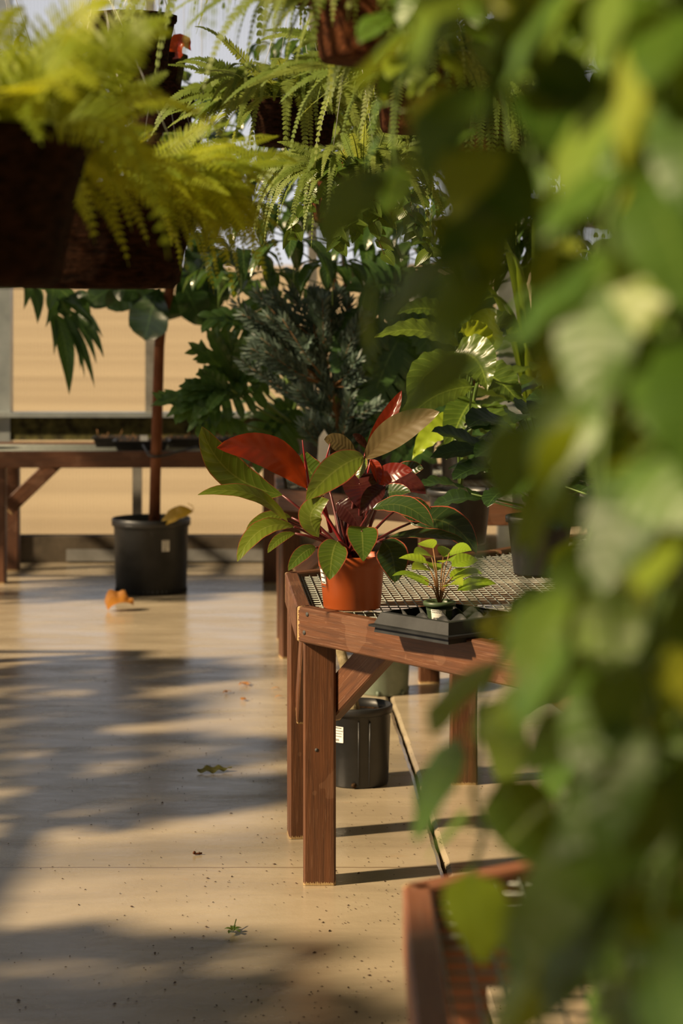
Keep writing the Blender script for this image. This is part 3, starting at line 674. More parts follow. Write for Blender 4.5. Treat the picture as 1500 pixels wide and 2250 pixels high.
def fingers(hub, tips, Y, tint, wpx=30, m='lobed'):
    mb = MB(); p0 = P(*hub, Y)
    for tp in tips:
        e = P(tp[0], tp[1], Y-R.uniform(.05, .16)); md = (p0+e)/2+V((0, -.03, .02))
        leaf(mb, p0+(p0-e)*.06, md, e, V((0, -1, .6)), wpx*R.uniform(.85, 1.2)*Y/F, 'strap', .25, .09, 6, 24, tint, cols=(-1, -.4, 0, .4, 1))
        d = e-p0; sd = d.cross(V((0, -1, .3))).normalized()
        for q in (.45, .62, .78, .55, .7):
            sg = R.choice((-1, 1)); b_ = p0+d*q; t_ = b_+d*.16+sd*sg*d.length*.17; leaf(mb, b_, (b_+t_)/2, t_, V((0, -1, .6)), wpx*.6*Y/F, 'lance', .1, 0, n=5, tint=tint, cols=(-1, 0, 1))
    o = mb.build('leaf', M[m], t); q = MB(); q.tube([bez(cr, (cr+p0)/2+V((0, 0, -.05)), p0, i/8) for i in range(9)], [.010-.0005*i for i in range(9)], 8); q.build('petiole', M['greenstem'], o)
fingers((522, 838), ((412, 752), (452, 722), (497, 722), (535, 735), (580, 765), (590, 830), (440, 815), (515, 880)), 9.6, .9, 30)
fingers((500, 850), ((330, 892), (365, 915), (392, 850), (430, 822), (455, 905), (420, 925), (385, 880)), 9.45, .5, 32)
lob((560, 860), (400, 905), 90, 9.55, tint=.3, mid=(480, 870))
lob((545, 820), (600, 740), 150, 9.8, tint=.4)
lob((520, 925), (440, 930), 100, 9.6, tint=.7, nrm=(-.2, -.6, .9))
lob((600, 760), (470, 700), 120, 9.9, tint=.1)
lob((650, 760), (560, 660), 140, 10.1, tint=.0)
lob((700, 900), (800, 950), 130, 9.8, tint=.0)
lob((640, 900), (560, 1000), 120, 9.9, tint=.3, nrm=(0, -1, .3))
# blue-grey podocarpus
c = V((-.02, 9.35, TOP-.010))
t = thing('podocarpus_shrub', c, 'bluish grey fine-needled shrub with thin brown stems in the centre', 'shrub'); pot_on(t, c, .07, .085, .17)
YP = 9.35; st = MB(); fo = MB()
b0 = P(742, 985, YP); tips = []
main = [P(742, 1000, YP), P(740, 920, YP), P(728, 850, YP), P(712, 790, YP), P(690, 745, YP)]
st.tube(main, [.009, .008, .007, .005, .003], 7)
st.tube([P(745, 985, YP), P(762, 900, YP), P(748, 850, YP+.05), P(735, 800, YP)], [.006, .005, .004, .002], 6)
ends = [(520, 665), (545, 700), (560, 640), (600, 650), (620, 700), (640, 640), (670, 665), (690, 640), (720, 650), (745, 640), (765, 660), (800, 690), (780, 720), (830, 745), (560, 740), (600, 740), (530, 690), (640, 720), (700, 700), (740, 700), (850, 770), (620, 790), (590, 830), (800, 780), (680, 760),
        (580, 790), (790, 830), (770, 870), (700, 880), (680, 920), (800, 890), (720, 930), (780, 940), (660, 850), (690, 950), (765, 930)]
R.seed(77)
ends += [(R.uniform(520, 870), R.uniform(640, 800)) for _ in range(26)]+[(R.uniform(640, 850), R.uniform(780, 940)) for _ in range(14)]
for ex, ey in ends:
    yo = R.uniform(-.16, .16); e = P(ex, ey, YP+yo)
    k = min(3, max(0, int((1000-ey)/80)-R.randint(0, 1))) if ey > 760 else R.choice((2, 3, 4)); k = min(k, 4); a = main[k]
    mid = (a+e)/2+V((0, 0, -.02)); st.tube([a, mid, e], [.0035, .0025, .001], 4)
    L = (e-a).length; d = (e-mid).normalized(); nleaf = 72
    for i in range(nleaf):
        tt = .35+.65*i/nleaf; p = bez(a, mid, e, tt); az = i*2.4; o1 = d.orthogonal().normalized(); o2 = d.cross(o1)
        dd = (d*.75+(o1*math.cos(az)+o2*math.sin(az))).normalized(); ll = R.uniform(.042, .066)
        leaf(fo, p, p+dd*ll*.5+d*.004, p+dd*ll*.8+d*ll*.3, V((0, -1, .5))+rv(.6), .0105, 'strap', .1, 0, n=3, tint=R.random(), cols=(-1, 1))
st.build('stem', M['twig'], t); fo.build('foliage', M['blue'], t)
mb = MB(); a = P(709, 950, 9.1)
i = [mb.vert(p) for p in (P(697, 1022, 9.1), P(724, 1022, 9.1), P(722, 960, 9.1), P(712, 944, 9.1), P(700, 962, 9.1))]
j = [mb.vert(mb.v[k]+V((0, .002, 0))) for k in i]; mb.f += [i, j[::-1]]+[[i[k], j[k], j[(k+1) % 5], i[(k+1) % 5]] for k in range(5)]
mb.build('plant_tag', M['label'], t, smooth=False)

# generic leafy pot plant
def bush(name, c, label, cat, m, n=26, hh=.5, spread=.3, L=.22, w_=.10, kind='ell', pot=(.08, .1, .18), wave=.04, droop=.4, wav=4, group=None, fold=.2, stemm=None, bias=(0, 0), potm=None, seed=None):
    if seed is not None: R.seed(seed)
    t = thing(name, c, label, cat, group); pot_on(t, c, *pot, m=potm)
    fo, stm = MB(), MB(); b = c+V((0, 0, pot[2]-.03))
    for i in range(n):
        a = i*2.4+R.uniform(-.4, .4); f = (i+.5)/n; r = spread*(1-.75*f)*R.uniform(.7, 1.1)
        p = b+V((math.cos(a)*r+bias[0]*f, math.sin(a)*r+bias[1]*f, hh*(.15+.85*f)*R.uniform(.8, 1.1))); q = b+V((math.cos(a)*r*.25, math.sin(a)*r*.25, (p.z-b.z)*.6))
        stm.tube([b, q, p], [.005, .004, .0025], 5)
        arc_leaf(fo, p, V((math.cos(a), math.sin(a), R.uniform(0, .6))), L*R.uniform(.75, 1.15), w_*R.uniform(.8, 1.15), droop*R.uniform(.6, 1.4), kind=kind, wave=wave, nw=wav, fold=fold, n=12, tint=R.random())
    fo.build('foliage', m, t); stm.build('stem', stemm or M['greenstem'], t); return t
def GT(px, Y, z=TOP-.010): return V(((px-750)*Y/F, Y, z))
# rippled-leaf plant (behind hero, right)
c = GT(1010, 7.3); t = thing('ripple_leaf_plant', c, 'bright green plant with long rippled pointed leaves right of the blue-grey shrub', 'potted plant'); pot_on(t, c, .09, .11, .19)
cr = c+V((0, 0, .17))
def rl(b, tip, wpx, Y=7.0, tint=None, mid=None, nrm=(0, -.8, .8), m='rich', kind='lance'):
    p0, p2 = P(b[0], b[1], Y), P(tip[0], tip[1], Y-.1); p1 = P(mid[0], mid[1], Y-.06) if mid else (p0+p2)/2+V((0, 0, .07))
    mb = MB(); leaf(mb, p0, p1, p2, nrm, wpx*Y/F, kind, .25, .05, 7, 26, tint, cols=(-1, -.6, -.3, 0, .3, .6, 1)); o = mb.build('leaf', M[m], t)
    q = MB(); q.tube([bez(cr, (cr+p0)/2+V((0, 0, .08)), p0, i/8) for i in range(9)], [.006-.0003*i for i in range(9)], 7); q.build('petiole', M['greenstem'], o)
rl((1010, 760), (822, 742), 62, 7.0, .95, (915, 700)); rl((1030, 800), (905, 905), 90, 6.9, .6, (915, 790)); rl((1040, 850), (870, 960), 80, 6.8, .85, (930, 850))
rl((1000, 700), (870, 690), 60, 7.4, .3, (930, 660)); rl((1060, 800), (1010, 730), 90, 6.9, 1.0, nrm=(.2, -1, .3), m='lime'); rl((1000, 775), (1070, 860), 100, 6.8, .8, (1060, 770), nrm=(-.2, -1, .4))
rl((1060, 780), (1090, 690), 90, 7.1, .9, nrm=(-.3, -1, .2), m='lime'); rl((1000, 720), (1060, 640), 80, 7.4, .3); rl((1040, 880), (980, 1010), 80, 7.0, .4); rl((1040, 820), (1150, 900), 90, 7.0, .5)
rl((1010, 930), (905, 1010), 70, 7.1, .9, m='lime'); rl((1040, 760), (1140, 720), 90, 7.2, .4); rl((1050, 900), (1130, 1020), 90, 7.1, .3)
# split-leaf monstera behind
c = GT(900, 9.6); t = thing('split_leaf_plant', c, 'dark green plant with slit hanging leaves between shrub and rippled leaves', 'potted plant'); pot_on(t, c, .1, .12, .22); cr = c+V((0, 0, .2))
for b, tip, W_, tn in (((880, 740), (815, 890), 130, .6), ((930, 700), (1000, 800), 120, .3), ((850, 680), (960, 660), 130, .6), ((900, 820), (860, 960), 140, .2), ((840, 900), (920, 1000), 130, .1), ((820, 700), (760, 800), 120, .1), ((960, 850), (1050, 960), 150, .1), ((900, 640), (800, 640), 130, .4), ((960, 640), (1060, 700), 130, .2)):
    lob(b, tip, W_, 9.4, nrm=(.1, -1, .4), nl=8, lw=.05, tint=tn, sag=.15, core=.5, back=-.2, fwd=.9)
# umbrella tree
c = V((.02, 10.75, TOP-.010)); t = thing('umbrella_tree', c, 'dark umbrella tree with drooping finger leaflets above the blue-grey shrub', 'potted tree', 'umbrella trees along the back'); pot_on(t, c, .12, .14, .26)
fo, stm = MB(), MB(); tr = MB(); tr.tube([c+V((0, 0, .2)), c+V((.03, 0, .7)), c+V((-.02, 0, 1.2)), c+V((.0, 0, 1.8))], [.018, .016, .013, .008], 8); tr.build('trunk', M['bark'], t)
for px, py, Y, L in ((645, 530, 9.0, .27), (530, 555, 9.3, .25), (730, 580, 9.1, .24), (590, 600, 9.5, .2), (470, 470, 10.4, .25), (720, 590, 10.1, .22), (600, 450, 10.4, .26), (560, 620, 10.6, .2), (800, 530, 10.2, .26), (860, 600, 10.5, .24), (930, 540, 10.4, .24), (760, 450, 10.5, .26), (680, 640, 10.7, .18), (800, 630, 10.8, .2), (480, 600, 10.8, .2), (880, 480, 10.8, .24), (560, 380, 10.6, .25), (960, 610, 10.7, .2), (660, 400, 10.8, .25)):
    h_ = P(px, py, Y); o_ = V((.0+c.x, 10.75, min(2.5, h_.z-.15))); stm.tube([o_, (o_+h_)/2+V((0, 0, -.02)), h_-V((0, 0, .02))], .0035, 5)
    umbel(fo, stm, h_, (0, 0, 1), 8, L, .075, .62)
fo.build('foliage', M['umbrella'], t); stm.build('petiole', M['greenstem'], t)
def tall_tree(c, label, hubs, x0, x1, z0, z1, L, m, seed, w_=.075, yr=.5):
    R.seed(seed); t = thing('umbrella_tree', c, label, 'potted tree', 'umbrella trees along the back'); pot_on(t, c, .13, .15, .28)
    fo, stm, tr = MB(), MB(), MB(); tr.tube([c+V((0, 0, .24)), c+V((.04, 0, .8)), c+V((-.03, 0, 1.4)), c+V((.02, 0, z1-c.z-.3))], [.02, .018, .015, .008], 8); tr.build('trunk', M['bark'], t)
    for i in range(hubs):
        h_ = V((R.uniform(x0, x1), c.y+R.uniform(-yr, yr), R.uniform(z0, z1))); o_ = V((c.x, c.y, max(c.z+.6, h_.z-R.uniform(.1, .35)))); stm.tube([o_, (o_+h_)/2+V((0, 0, -.03)), h_-V((0, 0, .02))], .0035, 5)
        umbel(fo, stm, h_, (0, 0, 1), 8, L*R.uniform(.8, 1.15), w_, .62)
    fo.build('foliage', m, t); stm.build('petiole', M['greenstem'], t)
tall_tree(V((-.02, 11.5, .0)), 'tall umbrella tree crown high behind the hanging ferns in the centre', 42, -.50, .50, 2.05, 3.15, .26, M['umbrella'], 201)
tall_tree(V((.62, 10.2, TOP-.010)), 'tall umbrella tree right of centre, crown hidden among hanging ferns', 46, .22, 1.05, 1.75, 3.0, .26, M['umbrella'], 202)
tall_tree(V((1.35, 9.6, TOP-.010)), 'tall umbrella tree behind the vines at the far right', 46, .95, 1.8, 1.5, 2.95, .26, M['umbrella'], 203)
# hanging palm frond at left
c = V((-2.42, 12.4, TOP-.010))
t = thing('palm_plant', c, 'palm with a long drooping fingered frond hanging beside the left window post', 'potted palm'); pot_on(t, c, .11, .13, .25)
cr = c+V((0, 0, .23))
mb = MB(); st_ = MB(); hb = P(118, 622, 11.9); st_.tube([cr, (cr+hb)/2+V((-.12, 0, .35)), hb, P(150, 690, 11.85)], [.01, .008, .006, .003], 6)
for k, (bx, by, tx_, ty_, wp) in enumerate(((125, 690, 152, 868, 34), (135, 680, 186, 830, 15), (140, 690, 208, 852, 17), (150, 690, 176, 812, 13), (150, 680, 212, 800, 16), (160, 685, 228, 786, 20), (140, 660, 226, 742, 17), (150, 650, 200, 700, 20), (120, 650, 100, 720, 18), (70, 625, 82, 712, 26), (60, 620, 52, 680, 18), (160, 650, 196, 664, 16), (110, 690, 118, 780, 14))):
    b_ = P(bx, by, 11.85); e = P(tx_, ty_, 11.75-.03*(k % 3)); leaf(mb, b_, (b_+e)/2+V((.035, -.02, .05)), e, V((.2, -1, .2))+rv(.15), wp*1.15*11.8/F, 'lance', .25, .02, 3, 12, R.random())
for bx, by, tx_, ty_, wp in ((118, 622, 150, 700, 40), (118, 622, 170, 670, 36), (118, 622, 120, 700, 36), (60, 600, 72, 640, 34)):
    b_ = P(bx, by, 11.9); e = P(tx_, ty_, 11.85); leaf(mb, b_, (b_+e)/2, e, V((0, -1, .3)), wp*11.9/F, 'ell', .1, 0, 3, 10, .3)
leaf(mb, P(95, 622, 11.8), P(130, 610, 11.7), P(108, 682, 11.7), (0, -1, .3), .12, 'heart', .1, n=12, tint=1)
mb.build('foliage', M['umbrella'], t); st_.build('stem', M['greenstem'], t)

# strappy plant right
c = GT(1180, 8.6, TOP-.010)
t = thing('strap_leaf_plant', c, 'plant with long narrow strap leaves in front of the right-hand metal post', 'potted plant'); pot_on(t, c, .1, .12, .2); cr = c+V((0, 0, .18))
fo = MB()
for tip, w2 in (((1055, 515), .05), ((1000, 622), .045), ((1060, 660), .04), ((1100, 560), .05), ((1260, 480), .05), ((1300, 560), .05), ((1360, 640), .05), ((1050, 690), .04), ((1180, 450), .05), ((1330, 700), .05), ((1120, 740), .05), ((1240, 620), .05)):
    e = P(*tip, 8.3); b_ = cr+V(((e.x-cr.x)*.25, 0, .35)); md = V((cr.x+(e.x-cr.x)*.35, 8.45, max(e.z, cr.z+.4)+.12)); leaf(fo, cr, md, e, V((0, -.8, 1)), w2, 'strap', .35, 0, n=18, tint=R.random())
fo.build('foliage', M['rich'], t)

# bushes filling the right side (in shade)
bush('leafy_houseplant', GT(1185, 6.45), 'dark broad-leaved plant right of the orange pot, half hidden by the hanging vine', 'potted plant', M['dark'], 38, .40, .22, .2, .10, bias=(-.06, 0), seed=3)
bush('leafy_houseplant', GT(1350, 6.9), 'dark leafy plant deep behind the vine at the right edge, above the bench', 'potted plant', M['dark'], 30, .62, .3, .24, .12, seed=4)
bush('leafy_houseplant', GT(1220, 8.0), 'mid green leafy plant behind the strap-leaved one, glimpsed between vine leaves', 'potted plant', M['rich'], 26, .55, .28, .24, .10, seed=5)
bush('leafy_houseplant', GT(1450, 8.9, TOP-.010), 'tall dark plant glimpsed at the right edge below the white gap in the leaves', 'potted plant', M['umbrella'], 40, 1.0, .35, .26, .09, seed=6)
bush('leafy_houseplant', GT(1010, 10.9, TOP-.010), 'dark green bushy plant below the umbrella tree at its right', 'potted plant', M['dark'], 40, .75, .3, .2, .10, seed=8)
bush('leafy_houseplant', GT(640, 10.9, TOP-.010), 'dark mass of small leaves directly behind the blue-grey shrub', 'potted plant', M['dark'], 46, .62, .22, .17, .08, seed=9)
bush('leafy_houseplant', GT(830, 10.3, TOP-.010), 'fresh green fine-leaved plant right of the blue-grey shrub top', 'potted plant', M['rich'], 60, .72, .22, .10, .05, seed=10)
for k, (px, Y) in enumerate(((1018, 7.5), (1040, 7.62))):
    c = GT(px, Y); t = thing('nursery_pot', c, ('small black empty pot on the mesh behind the dark broad-leaved plant', 'second small black pot on the mesh, right behind the other')[k], 'pot', 'small black pots on the mesh')
    mb = MB(); nursery_pot(mb, c, .035, .042, .09, .006, 24); mb.build('body', M['black'], t)
small_pot_plant(V((.52, 4.78, TOP-.010)), 'small reddish green seedling at the bench corner seen through the vine', 12, M['rich'], False, .10)
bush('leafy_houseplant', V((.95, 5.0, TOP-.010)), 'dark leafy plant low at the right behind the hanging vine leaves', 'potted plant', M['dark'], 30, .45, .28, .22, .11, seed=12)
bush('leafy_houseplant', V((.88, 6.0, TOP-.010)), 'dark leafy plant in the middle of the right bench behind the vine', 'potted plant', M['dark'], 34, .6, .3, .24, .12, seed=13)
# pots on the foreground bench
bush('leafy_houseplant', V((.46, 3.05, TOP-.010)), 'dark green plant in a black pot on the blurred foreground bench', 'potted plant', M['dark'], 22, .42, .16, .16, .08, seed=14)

# ---------------------------------------------------------------- hanging baskets
ZP = 3.55
def basket(c, r, h, label, group, nf, fl_, fw, m, kind, droop=(.3, .9), zz=.0, liner=None, hang=True, seed=0, dirs=None, tints=(0, 1), npair=24, teeth=5, up=.9, arc=None):
    R.seed(100+seed)
    t = thing('hanging_fern_basket', c, label, 'hanging basket', group)
    mb = MB(); pr = [(r*.70, 0), (r*.78, .012), (r*.82, h*.3), (r*.90, h*.6), (r*.96, h*.85), (r*1.0, h-.02), (r*1.04, h-.018), (r*1.045, h), (r*.97, h), (r*.93, h*.8)]
    if h < .17: pr = [(r*.8, 0), (r*.84, .01), (r*.9, h*.5), (r, h-.02), (r*1.05, h-.016), (r*1.05, h), (r*.97, h), (r*.93, h*.8)]
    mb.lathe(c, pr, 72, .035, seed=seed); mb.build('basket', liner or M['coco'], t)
    mb = MB(); mb.lathe(c, [(r*.94, h*.82), (r*.4, h*.92), (.001, h*.95)], 24, .08, cap0=False); mb.build('soil', M['soil'], t)
    if hang:
        mb = MB(); ap = c+V((0, 0, h+.42))
        for k in range(4):
            a = .5+k*math.pi/2; mb.tube([c+V((math.cos(a)*r*1.03, math.sin(a)*r*1.03, h-.01)), ap], .0012, 4)
        mb.tube([ap, V((c.x, c.y, ZP))], .0016, 4); mb.build('hanger', M['string'], t)
    if nf:
        fo = MB()
        for i in range(nf):
            a = i*2.39996+R.uniform(-.3, .3) if not arc or i % 5 == 0 else R.uniform(*arc); f = R.random()
            d = V((math.cos(a), math.sin(a), R.uniform(-.05, up)))
            if dirs: d = d*.8+V(dirs)*.6
            rr = r*R.uniform(.2, .85)
            frond(fo, c+V((math.cos(a)*rr, math.sin(a)*rr, h*.9+.01)), d, fl_*R.uniform(.6, 1.1), fw*R.uniform(.8, 1.15), R.uniform(*droop), npair, teeth, R.uniform(*tints), .14)
        fo.build('foliage', m, t)
    return t
FG = 'fern baskets hanging in a row at the left'
basket(V((-.53, 2.72, 1.592)), .205, .20, 'nearest blurred coco basket of yellow-green fern cut by the left edge', FG, 85, .36, .09, M['fern'], 0, (.05, .7), seed=1, npair=22, teeth=3, up=1.6)
basket(V((-.468, 4.02, 1.606)), .200, .19, 'dark coco basket with sharp yellow-green fern fronds above the back window', FG, 190, .31, .060, M['fern'], 0, (.05, .72), seed=2, npair=34, teeth=5, dirs=(.45, -.1, 0), up=1.0, arc=(-1.15, 1.2))
basket(V((-.60, 3.36, 1.60)), .19, .19, 'coco basket of blurred fern between the nearest one and the sharp fronded one', FG, 130, .36, .07, M['fern'], 0, (.05, .6), seed=9, npair=26, teeth=3, up=1.8, arc=(-1.2, 1.4), tints=(0, .7))
basket(V((-.98, 6.0, 2.02)), .15, .16, 'dim fern basket left of the receding dark basket row, behind the blurred fern', FG, 90, .34, .06, M['fern'], 0, (.05, .8), seed=8, npair=26, teeth=0, up=1.6, tints=(0, .3))
basket(V((-1.25, 7.3, 2.12)), .15, .16, 'dim fern basket farthest left near the glazing, behind the blurred fern', FG, 90, .40, .06, M['fern2'], 0, (.05, .8), seed=7, npair=26, teeth=0, up=1.6, tints=(0, .3))
DG = 'dark baskets hanging in a receding row at upper left'
for k, (x, y, z, lab) in enumerate(((-.67, 6.6, 2.33, 'uppermost dark round basket with a thick rim near the top edge'), (-.71, 7.6, 2.33, 'dark basket with a curled red leaf on its rim, second in the receding row'), (-.755, 8.8, 2.33, 'dark basket third in the receding row, below the one with the red leaf'), (-.83, 10.4, 2.33, 'dark basket lowest and farthest in the receding row'))):
    basket(V((x, y, z)), .145, .165, lab, DG, 0, 0, 0, M['fern'], 0, seed=10+k)
    basket(V((x+.04, y+.1, z-.34+.02*k)), .15, .17, ['dark basket hung under the uppermost one at upper left', 'dark basket hung under the one with the red leaf', 'dark basket hung under the third of the receding row', 'dark basket hung under the farthest of the receding row'][k], DG, 0, 0, 0, M['fern'], 0, seed=20+k) if k else None
mb = MB(); a = V((-.60, 7.50, 2.49)); leaf(mb, a, a+V((.03, -.03, .07)), a+V((.06, 0, .01)), (.3, -1, .4), .07, 'heart', .5, .08, 3, 10, .7)
tag(mb.build('red_leaf', M['h_red']), 'curled red leaf poking over the rim of a dark hanging basket', 'leaf')
R.seed(31)
HG = 'green fern baskets hanging at the top centre'
basket(V((.13, 3.25, 2.10)), .15, .15, 'blurred long-fronded green fern basket filling the top centre', HG, 150, .46, .055, M['fern2'], 0, (.05, .75), seed=3, npair=34, teeth=0, liner=M['coco_red'], tints=(0, 1))
basket(V((-.06, 4.25, 2.20)), .15, .15, 'soft green fern basket with hanging fronds left of the reddish basket', HG, 150, .55, .055, M['fern2'], 0, (.05, .75), seed=4, npair=38, teeth=0, liner=M['coco_red'], tints=(0, .9), dirs=(-.15, -.1, 0))
basket(V((.03, 5.55, 1.80)), .125, .15, 'reddish brown moss basket hanging lowest in the centre with trailing fern and ivy', HG, 100, .30, .040, M['fern2'], 0, (.1, .85), seed=5, npair=40, teeth=0, liner=M['coco_red'], tints=(.1, .9), dirs=(-.35, -.1, 0))
basket(V((.19, 4.75, 1.97)), .12, .15, 'fern basket with rusty brown moss just left of the vines at the top', HG, 110, .42, .05, M['fern2'], 0, (.1, .8), seed=15, npair=36, teeth=0, liner=M['coco_red'], tints=(0, .9))
basket(V((.42, 5.9, 2.0)), .14, .15, 'fern basket hanging behind the vine with dark thin fronds and moss', HG, 80, .46, .05, M['fern2'], 0, (.4, 1.2), seed=6, npair=34, teeth=0, liner=M['coco_red'], tints=(0, .5))
basket(V((.85, 6.2, 2.0)), .14, .15, 'fern basket hidden deep behind the vine at the upper right', HG, 80, .5, .055, M['fern2'], 0, (.4, 1.2), seed=7, npair=30, teeth=0, liner=M['coco_red'], tints=(0, .5))
basket(V((-.16, 7.0, 2.12)), .15, .15, 'sharper green fern basket beyond the soft one, right of the dark basket row', HG, 130, .50, .06, M['fern2'], 0, (.1, .8), seed=17, npair=36, teeth=0, liner=M['coco'], tints=(0, .7))
basket(V((.30, 7.6, 2.12)), .15, .15, 'fern basket farthest back at the top centre behind the rusty moss ones', HG, 130, .55, .06, M['fern2'], 0, (.1, .8), seed=18, npair=36, teeth=0, liner=M['coco'], tints=(0, .5))

basket(V((.12, 2.62, 1.99)), .13, .14, 'nearest blurred long-fronded fern basket cut by the top edge, left of the vines', HG, 120, .44, .05, M['fern2'], 0, (.1, .85), seed=19, npair=32, teeth=0, liner=M['coco_red'], tints=(0, 1))
basket(V((.06, 3.75, 2.01)), .12, .14, 'small rusty fern basket with short fronds in the upper centre', HG, 110, .34, .045, M['fern2'], 0, (.1, .85), seed=21, npair=32, teeth=0, liner=M['coco_red'], tints=(0, .8))
# trailing ivy on the central basket
R.seed(41)
c = V((.03, 5.40, 1.95)); fo, st = MB(), MB()
t = thing('trailing_ivy', c, 'small pointed green ivy leaves trailing from the reddish moss basket', 'ivy')
for k in range(12):
    a = R.uniform(-2.9, -.2); p = c+V((R.uniform(-.13, .12), 0, 0)); pts = [p]
    for i in range(R.randint(5, 10)): p = p+V((R.uniform(-.02, .02)+.01*math.cos(a), R.uniform(-.012, .006), R.uniform(-.035, -.012))); pts.append(p)
    st.tube(pts, .001, 4)
    for p in pts:
        for s in (-1, 1):
            if R.random() < .75: d = V((s*R.uniform(.3, 1), R.uniform(-.6, .1), R.uniform(-.8, .1))); arc_leaf(fo, p, d, R.uniform(.03, .055), R.uniform(.022, .036), .5, kind='heart', n=8, nrm=V((0, -1, .5))+rv(.5))
fo.build('foliage', M['rich'], t); st.build('stem', M['brownstem'], t)

# round-leaved plant high centre-left
R.seed(42)
c = V((-.62, 9.3, 2.05)); t = thing('hanging_vine_basket', c, 'round-leaved light green plant in the sky gap at upper left centre', 'hanging plant')
mb = MB(); mb.lathe(c, [(.09, 0), (.12, .13), (.125, .13)], 30); mb.build('pot', M['coco'], t)
mb = MB(); mb.tube([c+V((0, 0, .1)), V((c.x, c.y, ZP))], .002, 4); mb.build('hanger', M['string'], t)
fo = MB()
for i in range(46):
    a = R.uniform(0, 6.28); z = R.uniform(-.25, .45); p = c+V((math.cos(a)*.1, math.sin(a)*.1, .15+z)); arc_leaf(fo, p, V((math.cos(a)+.2, math.sin(a), .4)), R.uniform(.1, .16), R.uniform(.09, .12), .5, kind='heart', n=8)
fo.build('foliage', M['rich'], t)

# ---------------------------------------------------------------- foreground hanging vines
def vine(x0, x1, y0, y1, ztop, zbot, ns, label, group, seed, size=(.055, .085), step=.036, tints=(0, 1), light=1.0, potr=.12):
    R.seed(seed); c = V(((x0+x1)/2, (y0+y1)/2, ztop))
    t = thing('hanging_pothos', c, label, 'hanging plant', group)
    mb = MB(); mb.lathe(c, [(potr*.7, 0), (potr*.95, .15), (potr, .16), (potr*1.03, .17), (potr*.9, .17), (potr*.88, .14), (.002, .14)], 40); mb.build('pot', M['black'], t)
    hg = MB(); ap = c+V((0, 0, .55))
    for k in range(3): a = k*2.094; hg.tube([c+V((math.cos(a)*potr, math.sin(a)*potr, .165)), ap], .0015, 4)
    hg.tube([ap, V((c.x, c.y, ZP))], .002, 4); hg.build('hanger', M['string'], t)
    fo, st = MB(), MB()
    for k in range(ns):
        x = x0+(x1-x0)*(k+.5)/ns+R.uniform(-.02, .02); y = R.uniform(y0, y1); zb = zbot+R.uniform(-.08, .12); p = V((c.x+(x-c.x)*.6, c.y+(y-c.y)*.6, ztop+.15)); pts = [p]
        p = V((x, y, ztop+.06)); dx = R.uniform(-.25, .25)
        while p.z > zb:
            pts.append(p.copy()); p = p+V((R.uniform(-.014, .014)+dx*.012, R.uniform(-.014, .014), -step*R.uniform(.8, 1.2)))
        st.tube(pts, .0026, 6)
        for i, q in enumerate(pts[1:]):
            a = i*2.5+R.uniform(-.7, .7)+k; d = V((math.cos(a), math.sin(a)-.25, R.uniform(-.3, .35))).normalized(); pl = R.uniform(.02, .055)
            b_ = q+d*pl; st.tube([q, b_], .0014, 4); L = R.uniform(*size)
            dd = (d*R.uniform(.2, .8)+V((R.uniform(-.3, .3), -.1, -R.uniform(.4, 1.1)))).normalized()
            nr = (d*.8+V((-.25, -.4, .35))+rv(.45)); leaf(fo, b_, b_+dd*L*.5+nr.normalized()*L*.1, b_+dd*L, nr, L*R.uniform(.68, .85), 'heart', .12, .03, 2, 9, R.uniform(*tints)**1.3, .15)
    fo.build('foliage', M['vine'], t); st.build('stem', M['greenstem'], t); return t
VG = 'trailing pothos vines hanging in the right foreground'
vine(.082, .135, 1.40, 1.55, 1.92, 1.52, 4, 'short blurred pothos at the top, leftmost edge of the foreground vines', VG, 50, (.05, .075), potr=.07)
vine(.055, .16, 2.35, 2.75, 2.12, 1.80, 8, 'softly blurred pothos among the fern baskets at the top, left of the vines', VG, 57, (.035, .06), tints=(0, .9), potr=.09)
vine(.142, .28, 1.22, 1.50, 1.90, 1.09, 10, 'nearest strongly blurred pothos curtain, leftmost of the foreground vines', VG, 151, (.05, .075))
vine(.205, .45, 1.62, 2.00, 1.95, .95, 13, 'blurred pothos curtain hanging behind the nearest one in the right foreground', VG, 152, (.05, .08), tints=(0, .95))
vine(.40, .78, 2.1, 2.7, 2.05, .98, 12, 'pothos curtain farthest back at the right edge, darker than the others', VG, 53, (.06, .09), tints=(0, .6))

# ---------------------------------------------------------------- things on the floor
def floor_leaf(px, py, L, w_, m, label, ang, curl=.4, kind='ell', lift=.02, name='fallen_leaf', fold=.4, wave=.08):
    g = G(px, py); d = V((math.cos(ang), math.sin(ang), 0)); mb = MB()
    leaf(mb, g+V((0, 0, .004)), g+d*L*.5+V((0, 0, lift*2)), g+d*L+V((0, 0, .006)), (0, -.2, 1), w_, kind, fold, wave, 3, 22, R.random(), curl, cols=(-1, -.7, -.4, 0, .4, .7, 1))
    mn = min(v.z for v in mb.v)
    for v in mb.v: v.z += .0015-mn
    return tag(mb.build(name, m), label, 'leaf', None)
R.seed(61)
floor_leaf(246, 1342, .115, .10, M['deadleaf'], 'dry orange curled leaf on the floor in front of the large black pot', .3, -.3, 'heart', .018, fold=.9, wave=.10)
floor_leaf(433, 1699, .12, .052, M['olive'], 'wilted olive brown leaf lying on the floor left of the bench', .25, .3, 'lance', .004, fold=.3, wave=.10)
mb = MB(); g = G(512, 2050)
for k in range(5):
    a = k*1.3+.4; leaf(mb, g+V((0, 0, .004)), g+V((math.cos(a)*.012, math.sin(a)*.02, .014)), g+V((math.cos(a)*.024, math.sin(a)*.035, .008)), (0, 0, 1), .014, 'ell', .3, n=6)
mb.tube([g+V((0, 0, .006)), g+V((.005, .05, .02))], .0015, 5); tag(mb.build('leaf_sprig', M['rich']), 'tiny green leaf sprig on the floor in the lower middle', 'leaf')
